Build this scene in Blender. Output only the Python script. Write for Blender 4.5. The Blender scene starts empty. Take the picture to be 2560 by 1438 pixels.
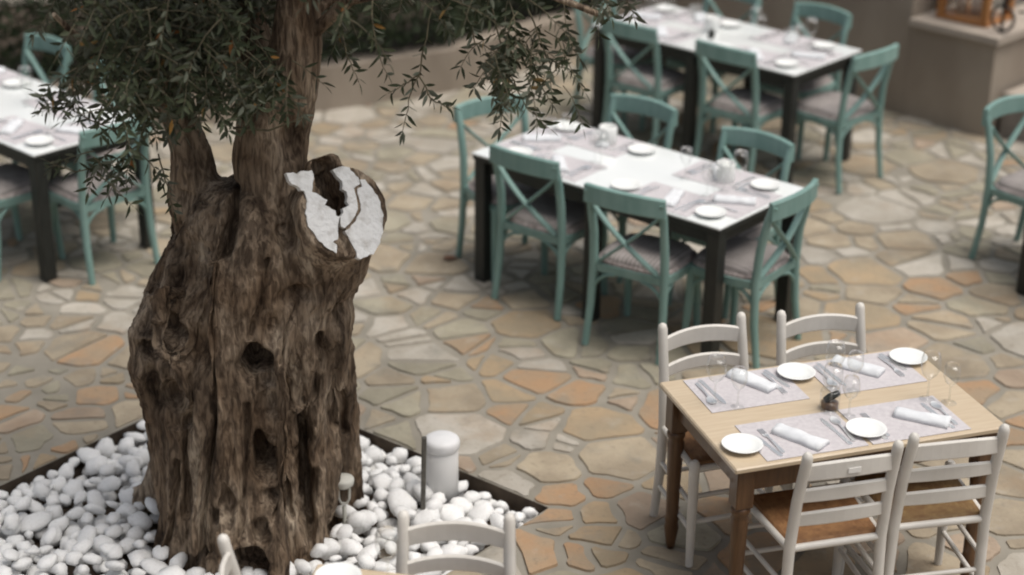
import bpy, bmesh, math, random
import numpy as np
from mathutils import Vector, Matrix, noise
R = math.radians
sc = bpy.context.scene
COL = sc.collection

# ------------------------------------------------------------------ camera
CAM_H, PITCH, ROLL, LENS = 4.0132, 0.41717, 0.0099, 63.11
def cam_axes():
    rt = Vector((1, 0, 0)); up = Vector((0, math.sin(PITCH), math.cos(PITCH))); fw = Vector((0, math.cos(PITCH), -math.sin(PITCH)))
    cr = rt * math.cos(ROLL) + up * math.sin(ROLL)
    cu = up * math.cos(ROLL) - rt * math.sin(ROLL)
    return cr, cu, fw
cd = bpy.data.cameras.new('camera'); cam = bpy.data.objects.new('camera', cd); COL.objects.link(cam)
cr, cu, fw = cam_axes()
m = Matrix.Identity(4)
for i in range(3):
    m[i][0] = cr[i]; m[i][1] = cu[i]; m[i][2] = -fw[i]
m[0][3], m[1][3], m[2][3] = 0, 0, CAM_H
cam.matrix_world = m
cd.sensor_width = 36; cd.lens = LENS; cd.clip_end = 500; cd.clip_start = 0.05
cd.dof.use_dof = True; cd.dof.focus_distance = 6.9; cd.dof.aperture_fstop = 1.1
sc.camera = cam
# ------------------------------------------------------------------ light
SUN_EL, SUN_AZ = R(70), R(110)        # azimuth from +Y towards +X
w = bpy.data.worlds.new('World'); sc.world = w; w.use_nodes = True
nt = w.node_tree; nt.nodes.clear()
sky = nt.nodes.new('ShaderNodeTexSky'); sky.sky_type = 'NISHITA'; sky.sun_disc = False
sky.sun_elevation = SUN_EL; sky.sun_rotation = SUN_AZ
sky.air_density = 1.0; sky.dust_density = 4.0; sky.ozone_density = 0.6
bg = nt.nodes.new('ShaderNodeBackground'); bg.inputs['Strength'].default_value = 0.06
wo = nt.nodes.new('ShaderNodeOutputWorld')
ovc = nt.nodes.new('ShaderNodeHueSaturation'); ovc.inputs['Saturation'].default_value = 0.38   # overcast: a paler sky
nt.links.new(sky.outputs[0], ovc.inputs['Color']); nt.links.new(ovc.outputs[0], bg.inputs[0]); nt.links.new(bg.outputs[0], wo.inputs[0])
sd = bpy.data.lights.new('sun', 'SUN'); sun = bpy.data.objects.new('sun', sd); COL.objects.link(sun)
sd.energy = 1.5; sd.angle = R(42); sd.color = (1.0, 0.945, 0.875)
sdir = Vector((math.sin(SUN_AZ) * math.cos(SUN_EL), math.cos(SUN_AZ) * math.cos(SUN_EL), math.sin(SUN_EL)))
sun.rotation_euler = sdir.to_track_quat('Z', 'Y').to_euler(); sun.location = (4, 4, 9)
sc.cycles.filter_width = 2.0
sc.view_settings.view_transform = 'Standard'; sc.view_settings.look = 'None'
sc.view_settings.exposure = 0.84; sc.view_settings.gamma = 1; sc.view_settings.use_curve_mapping = False

# ------------------------------------------------------------------ materials
def srgb(r, g, b):
    f = lambda c: (c / 255 / 12.92) if c / 255 <= .04045 else ((c / 255 + .055) / 1.055) ** 2.4
    return (f(r), f(g), f(b))
def mat(name, c1, c2=None, rough=.6, scale=8, detail=4, stretch=(1, 1, 1), bump=0, bscale=None, bdist=.003, spec=.5,
        rnd=0, transmission=0, ior=1.45, coat=0, world=False, ramp=(.35, .65), rrange=0):
    M = bpy.data.materials.new(name); M.use_nodes = True
    n = M.node_tree.nodes; l = M.node_tree.links
    b = n['Principled BSDF']
    b.inputs['Roughness'].default_value = rough; b.inputs['Specular IOR Level'].default_value = spec; b.inputs['IOR'].default_value = ior
    b.inputs['Transmission Weight'].default_value = transmission
    b.inputs['Coat Weight'].default_value = coat
    b.inputs['Base Color'].default_value = (*c1, 1)
    tc = n.new('ShaderNodeTexCoord'); mp = n.new('ShaderNodeMapping'); mp.inputs['Scale'].default_value = stretch
    if world:
        ge = n.new('ShaderNodeNewGeometry'); l.new(ge.outputs['Position'], mp.inputs['Vector'])
    else:
        oi = n.new('ShaderNodeObjectInfo'); ad = n.new('ShaderNodeVectorMath'); ad.operation = 'ADD'
        l.new(tc.outputs['Object'], ad.inputs[0]); l.new(oi.outputs['Random'], ad.inputs[1]); l.new(ad.outputs[0], mp.inputs['Vector'])
    out = None
    if c2 is not None:
        nz = n.new('ShaderNodeTexNoise'); nz.inputs['Scale'].default_value = scale; nz.inputs['Detail'].default_value = detail
        l.new(mp.outputs[0], nz.inputs['Vector'])
        rp = n.new('ShaderNodeValToRGB'); rp.color_ramp.elements[0].position = ramp[0]; rp.color_ramp.elements[1].position = ramp[1]
        rp.color_ramp.elements[0].color = (*c1, 1); rp.color_ramp.elements[1].color = (*c2, 1)
        l.new(nz.outputs['Fac'], rp.inputs[0]); out = rp.outputs[0]
        if rrange:
            mr = n.new('ShaderNodeMapRange'); mr.inputs['To Min'].default_value = rough - rrange; mr.inputs['To Max'].default_value = rough + rrange
            l.new(nz.outputs['Fac'], mr.inputs['Value']); l.new(mr.outputs[0], b.inputs['Roughness'])
    if rnd:
        oi2 = n.new('ShaderNodeObjectInfo'); hs = n.new('ShaderNodeHueSaturation')
        mr = n.new('ShaderNodeMapRange'); mr.inputs['To Min'].default_value = 1 - rnd; mr.inputs['To Max'].default_value = 1 + rnd
        l.new(oi2.outputs['Random'], mr.inputs['Value']); l.new(mr.outputs[0], hs.inputs['Value'])
        hs.inputs['Color'].default_value = (*c1, 1)
        if out: l.new(out, hs.inputs['Color'])
        out = hs.outputs[0]
    if out: l.new(out, b.inputs['Base Color'])
    if bump:
        nb = n.new('ShaderNodeTexNoise'); nb.inputs['Scale'].default_value = bscale or scale * 3; nb.inputs['Detail'].default_value = 6
        l.new(mp.outputs[0], nb.inputs['Vector'])
        bp = n.new('ShaderNodeBump'); bp.inputs['Strength'].default_value = bump; bp.inputs['Distance'].default_value = bdist
        l.new(nb.outputs['Fac'], bp.inputs['Height']); l.new(bp.outputs[0], b.inputs['Normal'])
    return M
def weave(M, scale, strength=.5, dist=.002, axis='X'):
    n = M.node_tree.nodes; l = M.node_tree.links
    tc = n.new('ShaderNodeTexCoord'); wv = n.new('ShaderNodeTexWave'); wv.bands_direction = axis
    wv.inputs['Scale'].default_value = scale; wv.inputs['Distortion'].default_value = .6; wv.inputs['Detail'].default_value = 2
    l.new(tc.outputs['Object'], wv.inputs['Vector'])
    bp = n.new('ShaderNodeBump'); bp.inputs['Strength'].default_value = strength; bp.inputs['Distance'].default_value = dist
    l.new(wv.outputs['Fac'], bp.inputs['Height']); l.new(bp.outputs[0], n['Principled BSDF'].inputs['Normal'])
    return M
MT = {}
MT['teal'] = mat('teal_paint', (.168, .285, .256), (.215, .338, .308), rough=.5, scale=9, detail=8, stretch=(1.6, 1.6, .5), bump=.35, bscale=45, rnd=.08)
MT['white_paint'] = mat('white_chair_paint', (.60, .57, .52), (.68, .65, .60), rough=.45, scale=7, bump=.15, bscale=50, rnd=.03)
MT['rush'] = weave(mat('rush_weave', (.30, .155, .065), (.20, .095, .04), rough=.7, scale=26, stretch=(1, 1, 1)), 40, .3, .001)
MT['rush_olive'] = weave(mat('rush_weave_olive', (.23, .145, .06), (.16, .085, .035), rough=.7, scale=26), 40, .3, .001)
MT['cushion'] = weave(mat('cushion_cloth', (.27, .245, .235), (.20, .18, .172), rough=.9, scale=14), 17, .5, .003)
def stripes(M, scale, col, f=.6):
    n = M.node_tree.nodes; l = M.node_tree.links; b = n['Principled BSDF']; src = b.inputs['Base Color'].links[0].from_socket
    tc = n.new('ShaderNodeTexCoord'); wv = n.new('ShaderNodeTexWave'); wv.inputs['Scale'].default_value = scale; wv.inputs['Distortion'].default_value = .4
    l.new(tc.outputs['Object'], wv.inputs['Vector']); mr = n.new('ShaderNodeMapRange'); mr.inputs['From Min'].default_value = .62; mr.inputs['From Max'].default_value = .85; mr.inputs['To Max'].default_value = f
    l.new(wv.outputs['Fac'], mr.inputs['Value']); mx = n.new('ShaderNodeMix'); mx.data_type = 'RGBA'
    l.new(mr.outputs[0], mx.inputs[0]); l.new(src, mx.inputs[6]); mx.inputs[7].default_value = (*col, 1); l.new(mx.outputs[2], b.inputs['Base Color'])
stripes(MT['cushion'], 13, (.48, .44, .42))
MT['cushion_trim'] = mat('cushion_trim', (.52, .46, .44), (.25, .21, .2), rough=.9, scale=40)
MT['black_wood'] = mat('black_stained_wood', (.014, .016, .014), (.024, .026, .023), rough=.45, scale=10, stretch=(8, 8, 1))
MT['white_top'] = mat('white_table_top', (.79, .815, .805), (.83, .85, .84), rough=.16, scale=4, spec=.6, coat=.5)
MT['oak_top'] = mat('varnished_pine', (.52, .41, .28), (.57, .465, .33), rough=.30, scale=5, stretch=(1.2, 14, 14), bump=.06, bscale=25, coat=.25)
MT['oak_dark'] = mat('stained_pine', (.115, .058, .025), (.075, .036, .015), rough=.4, scale=6, stretch=(10, 10, 1.2), coat=.2)
MT['porcelain'] = mat('porcelain', (.82, .83, .81), rough=.15, spec=.6)
MT['napkin'] = mat('linen_napkin', (.72, .735, .75), (.64, .655, .68), rough=.9, scale=18, bump=.4, bscale=90)
MT['placemat'] = weave(mat('woven_placemat', (.50, .47, .485), (.57, .54, .55), rough=.8, scale=60), 90, .4, .001)
MT['steel'] = mat('polished_steel', (.95, .95, .94), rough=.4); MT['steel'].node_tree.nodes['Principled BSDF'].inputs['Metallic'].default_value = 1
def thin_glass():
    M = bpy.data.materials.new('clear_thin_glass'); M.use_nodes = True; n = M.node_tree.nodes; l = M.node_tree.links; n.clear()
    o = n.new('ShaderNodeOutputMaterial'); mx = n.new('ShaderNodeMixShader'); t = n.new('ShaderNodeBsdfTransparent'); g = n.new('ShaderNodeBsdfGlossy'); f = n.new('ShaderNodeLayerWeight'); f.inputs['Blend'].default_value = .12
    t.inputs[0].default_value = (.97, .975, .97, 1); g.inputs['Roughness'].default_value = .03; pw_ = n.new('ShaderNodeMath'); pw_.operation = 'MULTIPLY'; pw_.inputs[1].default_value = 1.2
    l.new(f.outputs['Facing'], pw_.inputs[0]); l.new(pw_.outputs[0], mx.inputs[0]); l.new(t.outputs[0], mx.inputs[1]); l.new(g.outputs[0], mx.inputs[2]); l.new(mx.outputs[0], o.inputs[0]); return M
MT['glass'] = thin_glass()
MT['bark'] = None
MT['cut_white'] = mat('white_pruning_paint', (.76, .76, .75), (.47, .45, .42), rough=.85, scale=22, detail=9, bump=1, bscale=45, bdist=.008, ramp=(.50, .78))
MT['mortar'] = mat('mortar', (.29, .265, .22), (.225, .205, .168), rough=.9, scale=5, bump=.5, bscale=60, world=True)
stone_cols = {
 'stone_beige': ((.365, .305, .22), (.28, .23, .165)), 'stone_rose': ((.365, .285, .21), (.295, .225, .165)),
 'stone_orange': ((.37, .235, .135), (.32, .24, .16)), 'stone_olive': ((.33, .30, .225), (.26, .235, .175)),
 'stone_pale': ((.44, .405, .35), (.36, .325, .27)), 'stone_sand': ((.35, .262, .165), (.29, .235, .16))}
def stone_mat(name, a, b_):
    M = mat(name, a, b_, rough=.78, scale=4.5, detail=9, bump=.7, bscale=26, bdist=.010, world=True, rnd=.13, ramp=(.40, .60), rrange=.1)
    n = M.node_tree.nodes; l = M.node_tree.links; b = n['Principled BSDF']; src = b.inputs['Base Color'].links[0].from_socket
    ge = n.new('ShaderNodeNewGeometry')
    def layer(src, scale, lo, hi, col, f):
        t = n.new('ShaderNodeTexNoise'); t.inputs['Scale'].default_value = scale; t.inputs['Detail'].default_value = 8; t.inputs['Roughness'].default_value = .62
        l.new(ge.outputs['Position'], t.inputs['Vector'])
        r = n.new('ShaderNodeMapRange'); r.inputs['From Min'].default_value = lo; r.inputs['From Max'].default_value = hi; r.inputs['To Max'].default_value = f
        l.new(t.outputs['Fac'], r.inputs['Value'])
        mx = n.new('ShaderNodeMix'); mx.data_type = 'RGBA'; l.new(r.outputs[0], mx.inputs[0]); l.new(src, mx.inputs[6]); mx.inputs[7].default_value = (*col, 1); return mx.outputs[2]
    src = layer(src, 2.1, .54, .66, (.35, .225, .125), .27)      # rusty patches
    src = layer(src, 3.3, .56, .68, (.20, .19, .16), .6)        # grey lichen and dirt
    src = layer(src, 30, .56, .70, (.17, .14, .105), .55)       # pits
    src = layer(src, 7.5, .58, .72, (.44, .40, .34), .5)        # worn pale spots
    l.new(src, b.inputs['Base Color']); return M
for k, (a, b_) in stone_cols.items(): MT[k] = stone_mat(k, a, b_)
MT['pebble'] = mat('white_marble_pebble', (.85, .845, .83), (.70, .685, .65), rough=.65, scale=7, detail=8, ramp=(.5, .8), rnd=.06, bump=.15, bscale=40)
MT['soil'] = mat('dark_soil', (.05, .036, .025), (.085, .062, .043), rough=.95, scale=14, bump=.8, bscale=50, world=True)
MT['render'] = mat('beige_render', (.335, .285, .23), (.265, .22, .175), rough=.85, scale=3.2, detail=8, stretch=(1, 1, .5), bump=.5, bscale=60, bdist=.006, world=True)
MT['cap'] = mat('stone_cap', (.42, .36, .30), (.36, .31, .26), rough=.8, scale=5, bump=.3, world=True)
MT['step'] = mat('grey_stone_step', (.26, .235, .21), (.19, .17, .15), rough=.8, scale=6, bump=.4, bscale=30, world=True)
MT['iron'] = mat('wrought_iron', (.018, .016, .015), (.03, .024, .02), rough=.5, scale=30)
MT['lantern_wood'] = mat('orange_lantern_wood', (.42, .19, .06), (.33, .14, .045), rough=.5, scale=8, stretch=(8, 8, 1))
MT['candle'] = mat('candle_wax', (.72, .62, .54), (.66, .55, .47), rough=.5, scale=10)
MT['grey_metal'] = mat('dark_grey_metal', (.085, .08, .07), (.13, .12, .10), rough=.5, scale=20)
MT['pale_metal'] = mat('weathered_pale_metal', (.64, .63, .57), (.54, .53, .47), rough=.5, scale=20)
MT['bollard_glass'] = mat('frosted_bollard', (.74, .735, .72), (.69, .685, .67), rough=.4, scale=4)
MT['bollard_top'] = mat('white_bollard_top', (.80, .80, .80), (.76, .76, .76), rough=.5, scale=20, bump=.3, bscale=60)
MT['dark'] = mat('dark_plastic', (.02, .022, .018), rough=.4)
MT['dry_leaf'] = mat('dry_leaf', (.16, .07, .035), (.1, .045, .025), rough=.7, scale=30)
MT['twig'] = mat('olive_twig', (.16, .14, .085), (.10, .085, .055), rough=.8, scale=30)
MT['tag'] = mat('white_paper_tag', (.78, .76, .72), rough=.6)

def leaf_mat(name, top, top2, under):
    M = bpy.data.materials.new(name); M.use_nodes = True
    n = M.node_tree.nodes; l = M.node_tree.links; b = n['Principled BSDF']; b.inputs['Specular IOR Level'].default_value = .22
    ge = n.new('ShaderNodeNewGeometry'); rp = n.new('ShaderNodeValToRGB')
    e = rp.color_ramp.elements; e[0].color = (*top, 1); e[1].color = (*top2, 1); e[1].position = .8
    l.new(ge.outputs['Random Per Island'], rp.inputs[0])
    mx = n.new('ShaderNodeMix'); mx.data_type = 'RGBA'
    l.new(ge.outputs['Backfacing'], mx.inputs[0]); l.new(rp.outputs[0], mx.inputs[6]); mx.inputs[7].default_value = (*under, 1)
    l.new(mx.outputs[2], b.inputs['Base Color']); b.inputs['Roughness'].default_value = .6
    return M
MT['leaf'] = leaf_mat('olive_leaf', (.028, .037, .019), (.060, .070, .037), (.12, .13, .095))
MT['old_leaf'] = leaf_mat('yellowed_olive_leaf', (.30, .17, .04), (.24, .10, .03), (.3, .2, .08))
MT['hedge'] = leaf_mat('hedge_leaf', (.018, .032, .013), (.036, .058, .022), (.028, .042, .018))

def bark_material():
    M = bpy.data.materials.new('olive_bark'); M.use_nodes = True
    n = M.node_tree.nodes; l = M.node_tree.links; b = n['Principled BSDF']; b.inputs['Roughness'].default_value = .85
    b.inputs['Specular IOR Level'].default_value = .25
    ge = n.new('ShaderNodeNewGeometry'); mp = n.new('ShaderNodeMapping'); mp.inputs['Scale'].default_value = (1, 1, .22)
    l.new(ge.outputs['Position'], mp.inputs[0])
    def nz(s, d, v=mp):
        t = n.new('ShaderNodeTexNoise'); t.inputs['Scale'].default_value = s; t.inputs['Detail'].default_value = d
        t.inputs['Distortion'].default_value = .5
        l.new(v.outputs[0], t.inputs['Vector']); return t
    a = nz(10, 10); c = nz(60, 10); p = n.new('ShaderNodeTexNoise'); p.inputs['Scale'].default_value = 3.0; p.inputs['Detail'].default_value = 5
    l.new(ge.outputs['Position'], p.inputs['Vector'])
    r1 = n.new('ShaderNodeValToRGB'); e = r1.color_ramp.elements
    e[0].position = .32; e[0].color = (.058, .042, .030, 1); e[1].position = .68; e[1].color = (.40, .345, .28, 1)
    x = r1.color_ramp.elements.new(.5); x.color = (.245, .195, .148, 1)
    l.new(a.outputs['Fac'], r1.inputs[0])
    r2 = n.new('ShaderNodeValToRGB'); e = r2.color_ramp.elements
    e[0].position = .40; e[0].color = (.34, .30, .27, 1); e[1].position = .58; e[1].color = (1.12, 1.09, 1.04, 1)
    l.new(c.outputs['Fac'], r2.inputs[0])
    mx = n.new('ShaderNodeMix'); mx.data_type = 'RGBA'; mx.blend_type = 'MULTIPLY'; mx.inputs[0].default_value = .8
    l.new(r1.outputs[0], mx.inputs[6]); l.new(r2.outputs[0], mx.inputs[7])
    r3 = n.new('ShaderNodeValToRGB'); e = r3.color_ramp.elements
    e[0].position = .38; e[0].color = (.62, .53, .45, 1); e[1].position = .66; e[1].color = (1.3, 1.28, 1.25, 1)
    l.new(p.outputs['Fac'], r3.inputs[0])
    m2 = n.new('ShaderNodeMix'); m2.data_type = 'RGBA'; m2.blend_type = 'MULTIPLY'; m2.inputs[0].default_value = 1
    l.new(mx.outputs[2], m2.inputs[6]); l.new(r3.outputs[0], m2.inputs[7])
    l.new(m2.outputs[2], b.inputs['Base Color'])
    b1 = n.new('ShaderNodeBump'); b1.inputs['Strength'].default_value = 1; b1.inputs['Distance'].default_value = .02
    l.new(c.outputs['Fac'], b1.inputs['Height'])
    b2 = n.new('ShaderNodeBump'); b2.inputs['Strength'].default_value = .7; b2.inputs['Distance'].default_value = .03
    l.new(a.outputs['Fac'], b2.inputs['Height']); l.new(b1.outputs[0], b2.inputs['Normal']); l.new(b2.outputs[0], b.inputs['Normal'])
    return M
MT['bark'] = bark_material()

# ------------------------------------------------------------------ geometry helpers
_box_cache = {}
class MB:
    def __init__(s): s.v = []; s.f = []; s.sm = []
    def add(s, vs, fs, smooth=False, M=None):
        o = len(s.v)
        s.v += [tuple((M @ Vector(v)) if M else v) for v in vs]
        s.f += [tuple(i + o for i in f) for f in fs]; s.sm += [smooth] * len(fs)
        return s
    def box(s, size, c=(0, 0, 0), bev=.003, M=None):
        hx, hy, hz = (x / 2 for x in size); b = min(bev, hx * .45, hy * .45, hz * .45)
        key = (round(hx, 5), round(hy, 5), round(hz, 5), round(b, 5))
        if key not in _box_cache:
            bm = bmesh.new()
            for sx in (-1, 1):
                for sy in (-1, 1):
                    for sz in (-1, 1):
                        for d in ((b, b, 0), (b, 0, b), (0, b, b)):
                            bm.verts.new((sx * (hx - d[0]), sy * (hy - d[1]), sz * (hz - d[2])))
            bmesh.ops.convex_hull(bm, input=bm.verts); bmesh.ops.dissolve_limit(bm, angle_limit=.01, verts=bm.verts, edges=bm.edges)
            bm.verts.index_update(); _box_cache[key] = ([tuple(v.co) for v in bm.verts], [tuple(v.index for v in f.verts) for f in bm.faces]); bm.free()
        vs, fs = _box_cache[key]
        T = Matrix.Translation(c)
        return s.add(vs, fs, False, (M @ T) if M else T)
    def tube(s, path, rad, n=8, M=None, flat=None, caps=True, smooth=True):
        P = [Vector(p) for p in path]; k = len(P)
        if not hasattr(rad, '__len__'): rad = [rad] * k
        vs = []; fs = []; prev = None
        for i in range(k):
            t = (P[min(i + 1, k - 1)] - P[max(i - 1, 0)]).normalized()
            if prev is None:
                a = Vector((0, 0, 1)) if abs(t.z) < .9 else Vector((0, 1, 0))
                u = (a - t * a.dot(t)).normalized()
            else: u = (prev - t * prev.dot(t)).normalized()
            prev = u; v = t.cross(u)
            for j in range(n):
                a = 2 * math.pi * (j + .5) / n
                fu, fv = (flat or (1, 1))
                vs.append(P[i] + (u * math.cos(a) * fu + v * math.sin(a) * fv) * rad[i])
        for i in range(k - 1):
            for j in range(n):
                fs.append((i * n + j, i * n + (j + 1) % n, (i + 1) * n + (j + 1) % n, (i + 1) * n + j))
        s.add(vs, fs, smooth, M)
        if caps:
            s.add(vs[:n], [tuple(range(n))[::-1]], False, M); s.add(vs[-n:], [tuple(range(n))], False, M)
        return s
    def lathe(s, prof, n=16, M=None, smooth=True, cap=True):
        vs = []; fs = []
        for r, z in prof:
            for j in range(n):
                a = 2 * math.pi * j / n; vs.append((r * math.cos(a), r * math.sin(a), z))
        for i in range(len(prof) - 1):
            for j in range(n):
                fs.append((i * n + j, i * n + (j + 1) % n, (i + 1) * n + (j + 1) % n, (i + 1) * n + j))
        if prof[0][0] > 1e-6 and cap: fs.append(tuple(range(n))[::-1])
        if prof[-1][0] > 1e-6 and cap: fs.append(tuple(range((len(prof) - 1) * n, len(prof) * n)))
        return s.add(vs, fs, smooth, M)
    def ribbon(s, pts, h, t, M=None, arch=None):
        """upright strip following pts (list of (x,y,z of middle)), height h, thickness t along local y"""
        n = len(pts); vs = []; fs = []
        for i, p in enumerate(pts):
            p = Vector(p); d = (Vector(pts[min(i + 1, n - 1)]) - Vector(pts[max(i - 1, 0)])); nn = Vector((-d.y, d.x, 0)).normalized()
            up = (arch[i] if arch else 0); e = min(.006, t * .35)
            ring = [(-1, -h / 2 + e), (-1, h / 2 - e), (-1 + 2 * e / t, h / 2), (1 - 2 * e / t, h / 2), (1, h / 2 - e), (1, -h / 2 + e), (1 - 2 * e / t, -h / 2), (-1 + 2 * e / t, -h / 2)]
            for a, z in ring:
                vs.append(p + nn * (a * t / 2) + Vector((0, 0, z + (up if z > 0 else up * .7))))
        for i in range(n - 1):
            for j in range(8):
                fs.append((i * 8 + j, i * 8 + (j + 1) % 8, (i + 1) * 8 + (j + 1) % 8, (i + 1) * 8 + j))
        fs.append(tuple(range(8))); fs.append(tuple(range((n - 1) * 8, n * 8))[::-1])
        s.add(vs, fs, False, M); return s
    def mesh(s, name, mt):
        me = bpy.data.meshes.new(name); me.from_pydata(s.v, [], s.f); me.materials.append(mt)
        me.polygons.foreach_set('use_smooth', s.sm)
        bm = bmesh.new(); bm.from_mesh(me); bmesh.ops.recalc_face_normals(bm, faces=bm.faces); bm.to_mesh(me); bm.free()
        return me
    def build(s, name, mt, parent=None, loc=None):
        return obj(name, s.mesh(name, mt), parent, loc)
def obj(name, me, parent=None, loc=None, rotz=None):
    o = bpy.data.objects.new(name, me); COL.objects.link(o)
    if parent: o.parent = parent
    if loc is not None: o.location = loc
    if rotz is not None: o.rotation_euler = (0, 0, rotz)
    return o
def tag(o, label, cat, group=None):
    o['label'] = label; o['category'] = cat
    if group: o['group'] = group
    return o
def struct(o): o['kind'] = 'structure'; return o
def stuff(o): o['kind'] = 'stuff'; return o
def thing(name, label, cat, loc=(0, 0, 0), rotz=0, group=None):
    o = bpy.data.objects.new(name, None); COL.objects.link(o); o.empty_display_size = .1
    o.location = loc; o.rotation_euler = (0, 0, rotz)
    return tag(o, label, cat, group)
def dup(root, loc, rotz, label):
    def cp(o, par):
        c = o.copy(); COL.objects.link(c)
        if par: c.parent = par
        for ch in o.children: cp(ch, c)
        return c
    r = cp(root, None); r.location = loc; r.rotation_euler = (0, 0, rotz); r['label'] = label
    return r
def raw_mesh(name, vs, fs, mt, smooth=False):
    me = bpy.data.meshes.new(name); me.from_pydata(vs, [], fs)
    for q in (mt if isinstance(mt, list) else [mt]): me.materials.append(q)
    me.polygons.foreach_set('use_smooth', [smooth] * len(me.polygons)); me.update(); return me
def in_view(P, margin=60):
    """does a world point fall inside the photograph's frame (used only to decide which pieces get an object of their own)"""
    d = Vector(P) - Vector((0, 0, CAM_H)); z = d.dot(fw)
    if z < .1: return False, 0
    f = LENS / 36 * 2560; u = f * d.dot(cr) / z; v = -f * d.dot(cu) / z
    return (abs(u) < 1280 + margin and abs(v) < 719 + margin), f / z

# ------------------------------------------------------------------ ground
rng = random.Random(7)
terrain = obj('ground', raw_mesh('ground', [(-150, -150, -.16), (150, -150, -.16), (150, 150, -.16), (-150, 150, -.16)], [(0, 1, 2, 3)], MT['soil'])); struct(terrain)
# square pebble bed cut out of the paving
BK = Vector((-1.369, 7.953)); EX = Vector((.78, -.625)).normalized(); EY = Vector((-.625, -.78)).normalized(); BS = 1.97
BC = [BK, BK + EX * BS, BK + EX * BS + EY * BS, BK + EY * BS]
bc = (BC[0] + BC[2]) / 2
def bed_uv(x, y):
    d = Vector((x, y)) - BK; return d.dot(EX), d.dot(EY)
OUT = [Vector((-9, 17)), Vector((9, 17)), Vector((9, 2)), Vector((-9, 2))]
ZM = -.007
vs = [(p.x, p.y, ZM) for p in OUT] + [(p.x, p.y, ZM) for p in BC] + [(p.x, p.y, -.15) for p in BC] + [(p.x, p.y, -.15) for p in OUT]
fs = []
for i in range(4):
    j = (i + 1) % 4; fs.append((i, j, 4 + j, 4 + i)); fs.append((4 + i, 4 + j, 8 + j, 8 + i)); fs.append((i, j, 12 + j, 12 + i))
me = raw_mesh('pavement', vs, fs, [MT['mortar'], MT['soil']])
for k, p_ in enumerate(me.polygons): p_.material_index = 1 if k % 3 == 1 else 0
pavement = obj('pavement', me); struct(pavement)
bm = bmesh.new(); bm.from_mesh(pavement.data); bmesh.ops.recalc_face_normals(bm, faces=bm.faces); bm.to_mesh(pavement.data); bm.free()

# crazy paving: power diagram of jittered seeds, each cell inset by half a joint
WALL_L = [(-5.2, 11.35), (-2.3, 11.72), (-1.287, 12.129), (-.453, 12.573), (.481, 13.521), (1.2, 14.0)]
WALL_R0 = Vector((1.2, 13.69)); WD = Vector((.709, -.705)); WALL_END = 2.86
def behind_wall(x, y):
    for (a, b_) in zip(WALL_L[:-1], WALL_L[1:]):
        if a[0] <= x <= b_[0]:
            return y > a[1] + (b_[1] - a[1]) * (x - a[0]) / (b_[0] - a[0]) + .12
    if x > 1.2:
        d = Vector((x, y)) - WALL_R0; t = d.dot(WD); nrm = d.dot(Vector((.705, .709)))
        return nrm > .15 and t < WALL_END + .05
    return False
seeds = []
tries = 0
while tries < 26000:
    tries += 1
    y = rng.uniform(3.6, 15); x = rng.uniform(-1, 1) * (.40 * y + .9)
    u, v = bed_uv(x, y)
    if .0 < u < BS and .0 < v < BS: continue
    if behind_wall(x, y): continue
    r = 1.14 * (1.28 if x > -.5 and y < 9 else .92 if x < -1 else 1.08) * rng.choice((.06, .075, .09, .105, .12, .14, .165, .19))
    if all((x - a) ** 2 + (y - b_) ** 2 > (.80 * (r + q)) ** 2 for a, b_, q in seeds): seeds.append((x, y, r))
def clip(poly, nx, ny, c):   # keep nx*x+ny*y<=c
    out = []
    for i in range(len(poly)):
        p = poly[i]; q = poly[(i + 1) % len(poly)]
        a = nx * p[0] + ny * p[1] - c; b_ = nx * q[0] + ny * q[1] - c
        if a <= 0: out.append(p)
        if (a < 0 < b_) or (b_ < 0 < a):
            t = a / (a - b_); out.append((p[0] + (q[0] - p[0]) * t, p[1] + (q[1] - p[1]) * t))
    return out
names = ['stone_beige'] * 34 + ['stone_rose'] * 17 + ['stone_orange'] * 17 + ['stone_olive'] * 16 + ['stone_pale'] * 8 + ['stone_sand'] * 12
stones = []
def finish_stone(poly):
    # drop tiny edges, roughen the outline, knock the corners off
    pts = [poly[0]]
    for p in poly[1:]:
        if math.hypot(p[0] - pts[-1][0], p[1] - pts[-1][1]) > .03: pts.append(p)
    if len(pts) < 3: return
    out = []
    for k in range(len(pts)):
        a = Vector(pts[k]); b_ = Vector(pts[(k + 1) % len(pts)]); L = (b_ - a).length; c = min(.25, rng.uniform(.006, .022) / L)
        nrm = Vector((-(b_ - a).y, (b_ - a).x)).normalized(); bow = rng.uniform(-.010, .006)
        ns = max(1, min(4, int(L / .055)))
        out.append(a.lerp(b_, c))
        for q in range(1, ns):
            t = q / ns + rng.uniform(-.08, .08); out.append(a.lerp(b_, t) - nrm * (bow * 4 * t * (1 - t)) + nrm * rng.uniform(-.005, .005))
        out.append(a.lerp(b_, 1 - c))
    area = abs(sum(out[k].x * out[(k + 1) % len(out)].y - out[(k + 1) % len(out)].x * out[k].y for k in range(len(out)))) / 2
    if area < .004: return
    cen = sum(out, Vector((0, 0))) / len(out)
    stones.append((area, cen, out))
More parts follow.
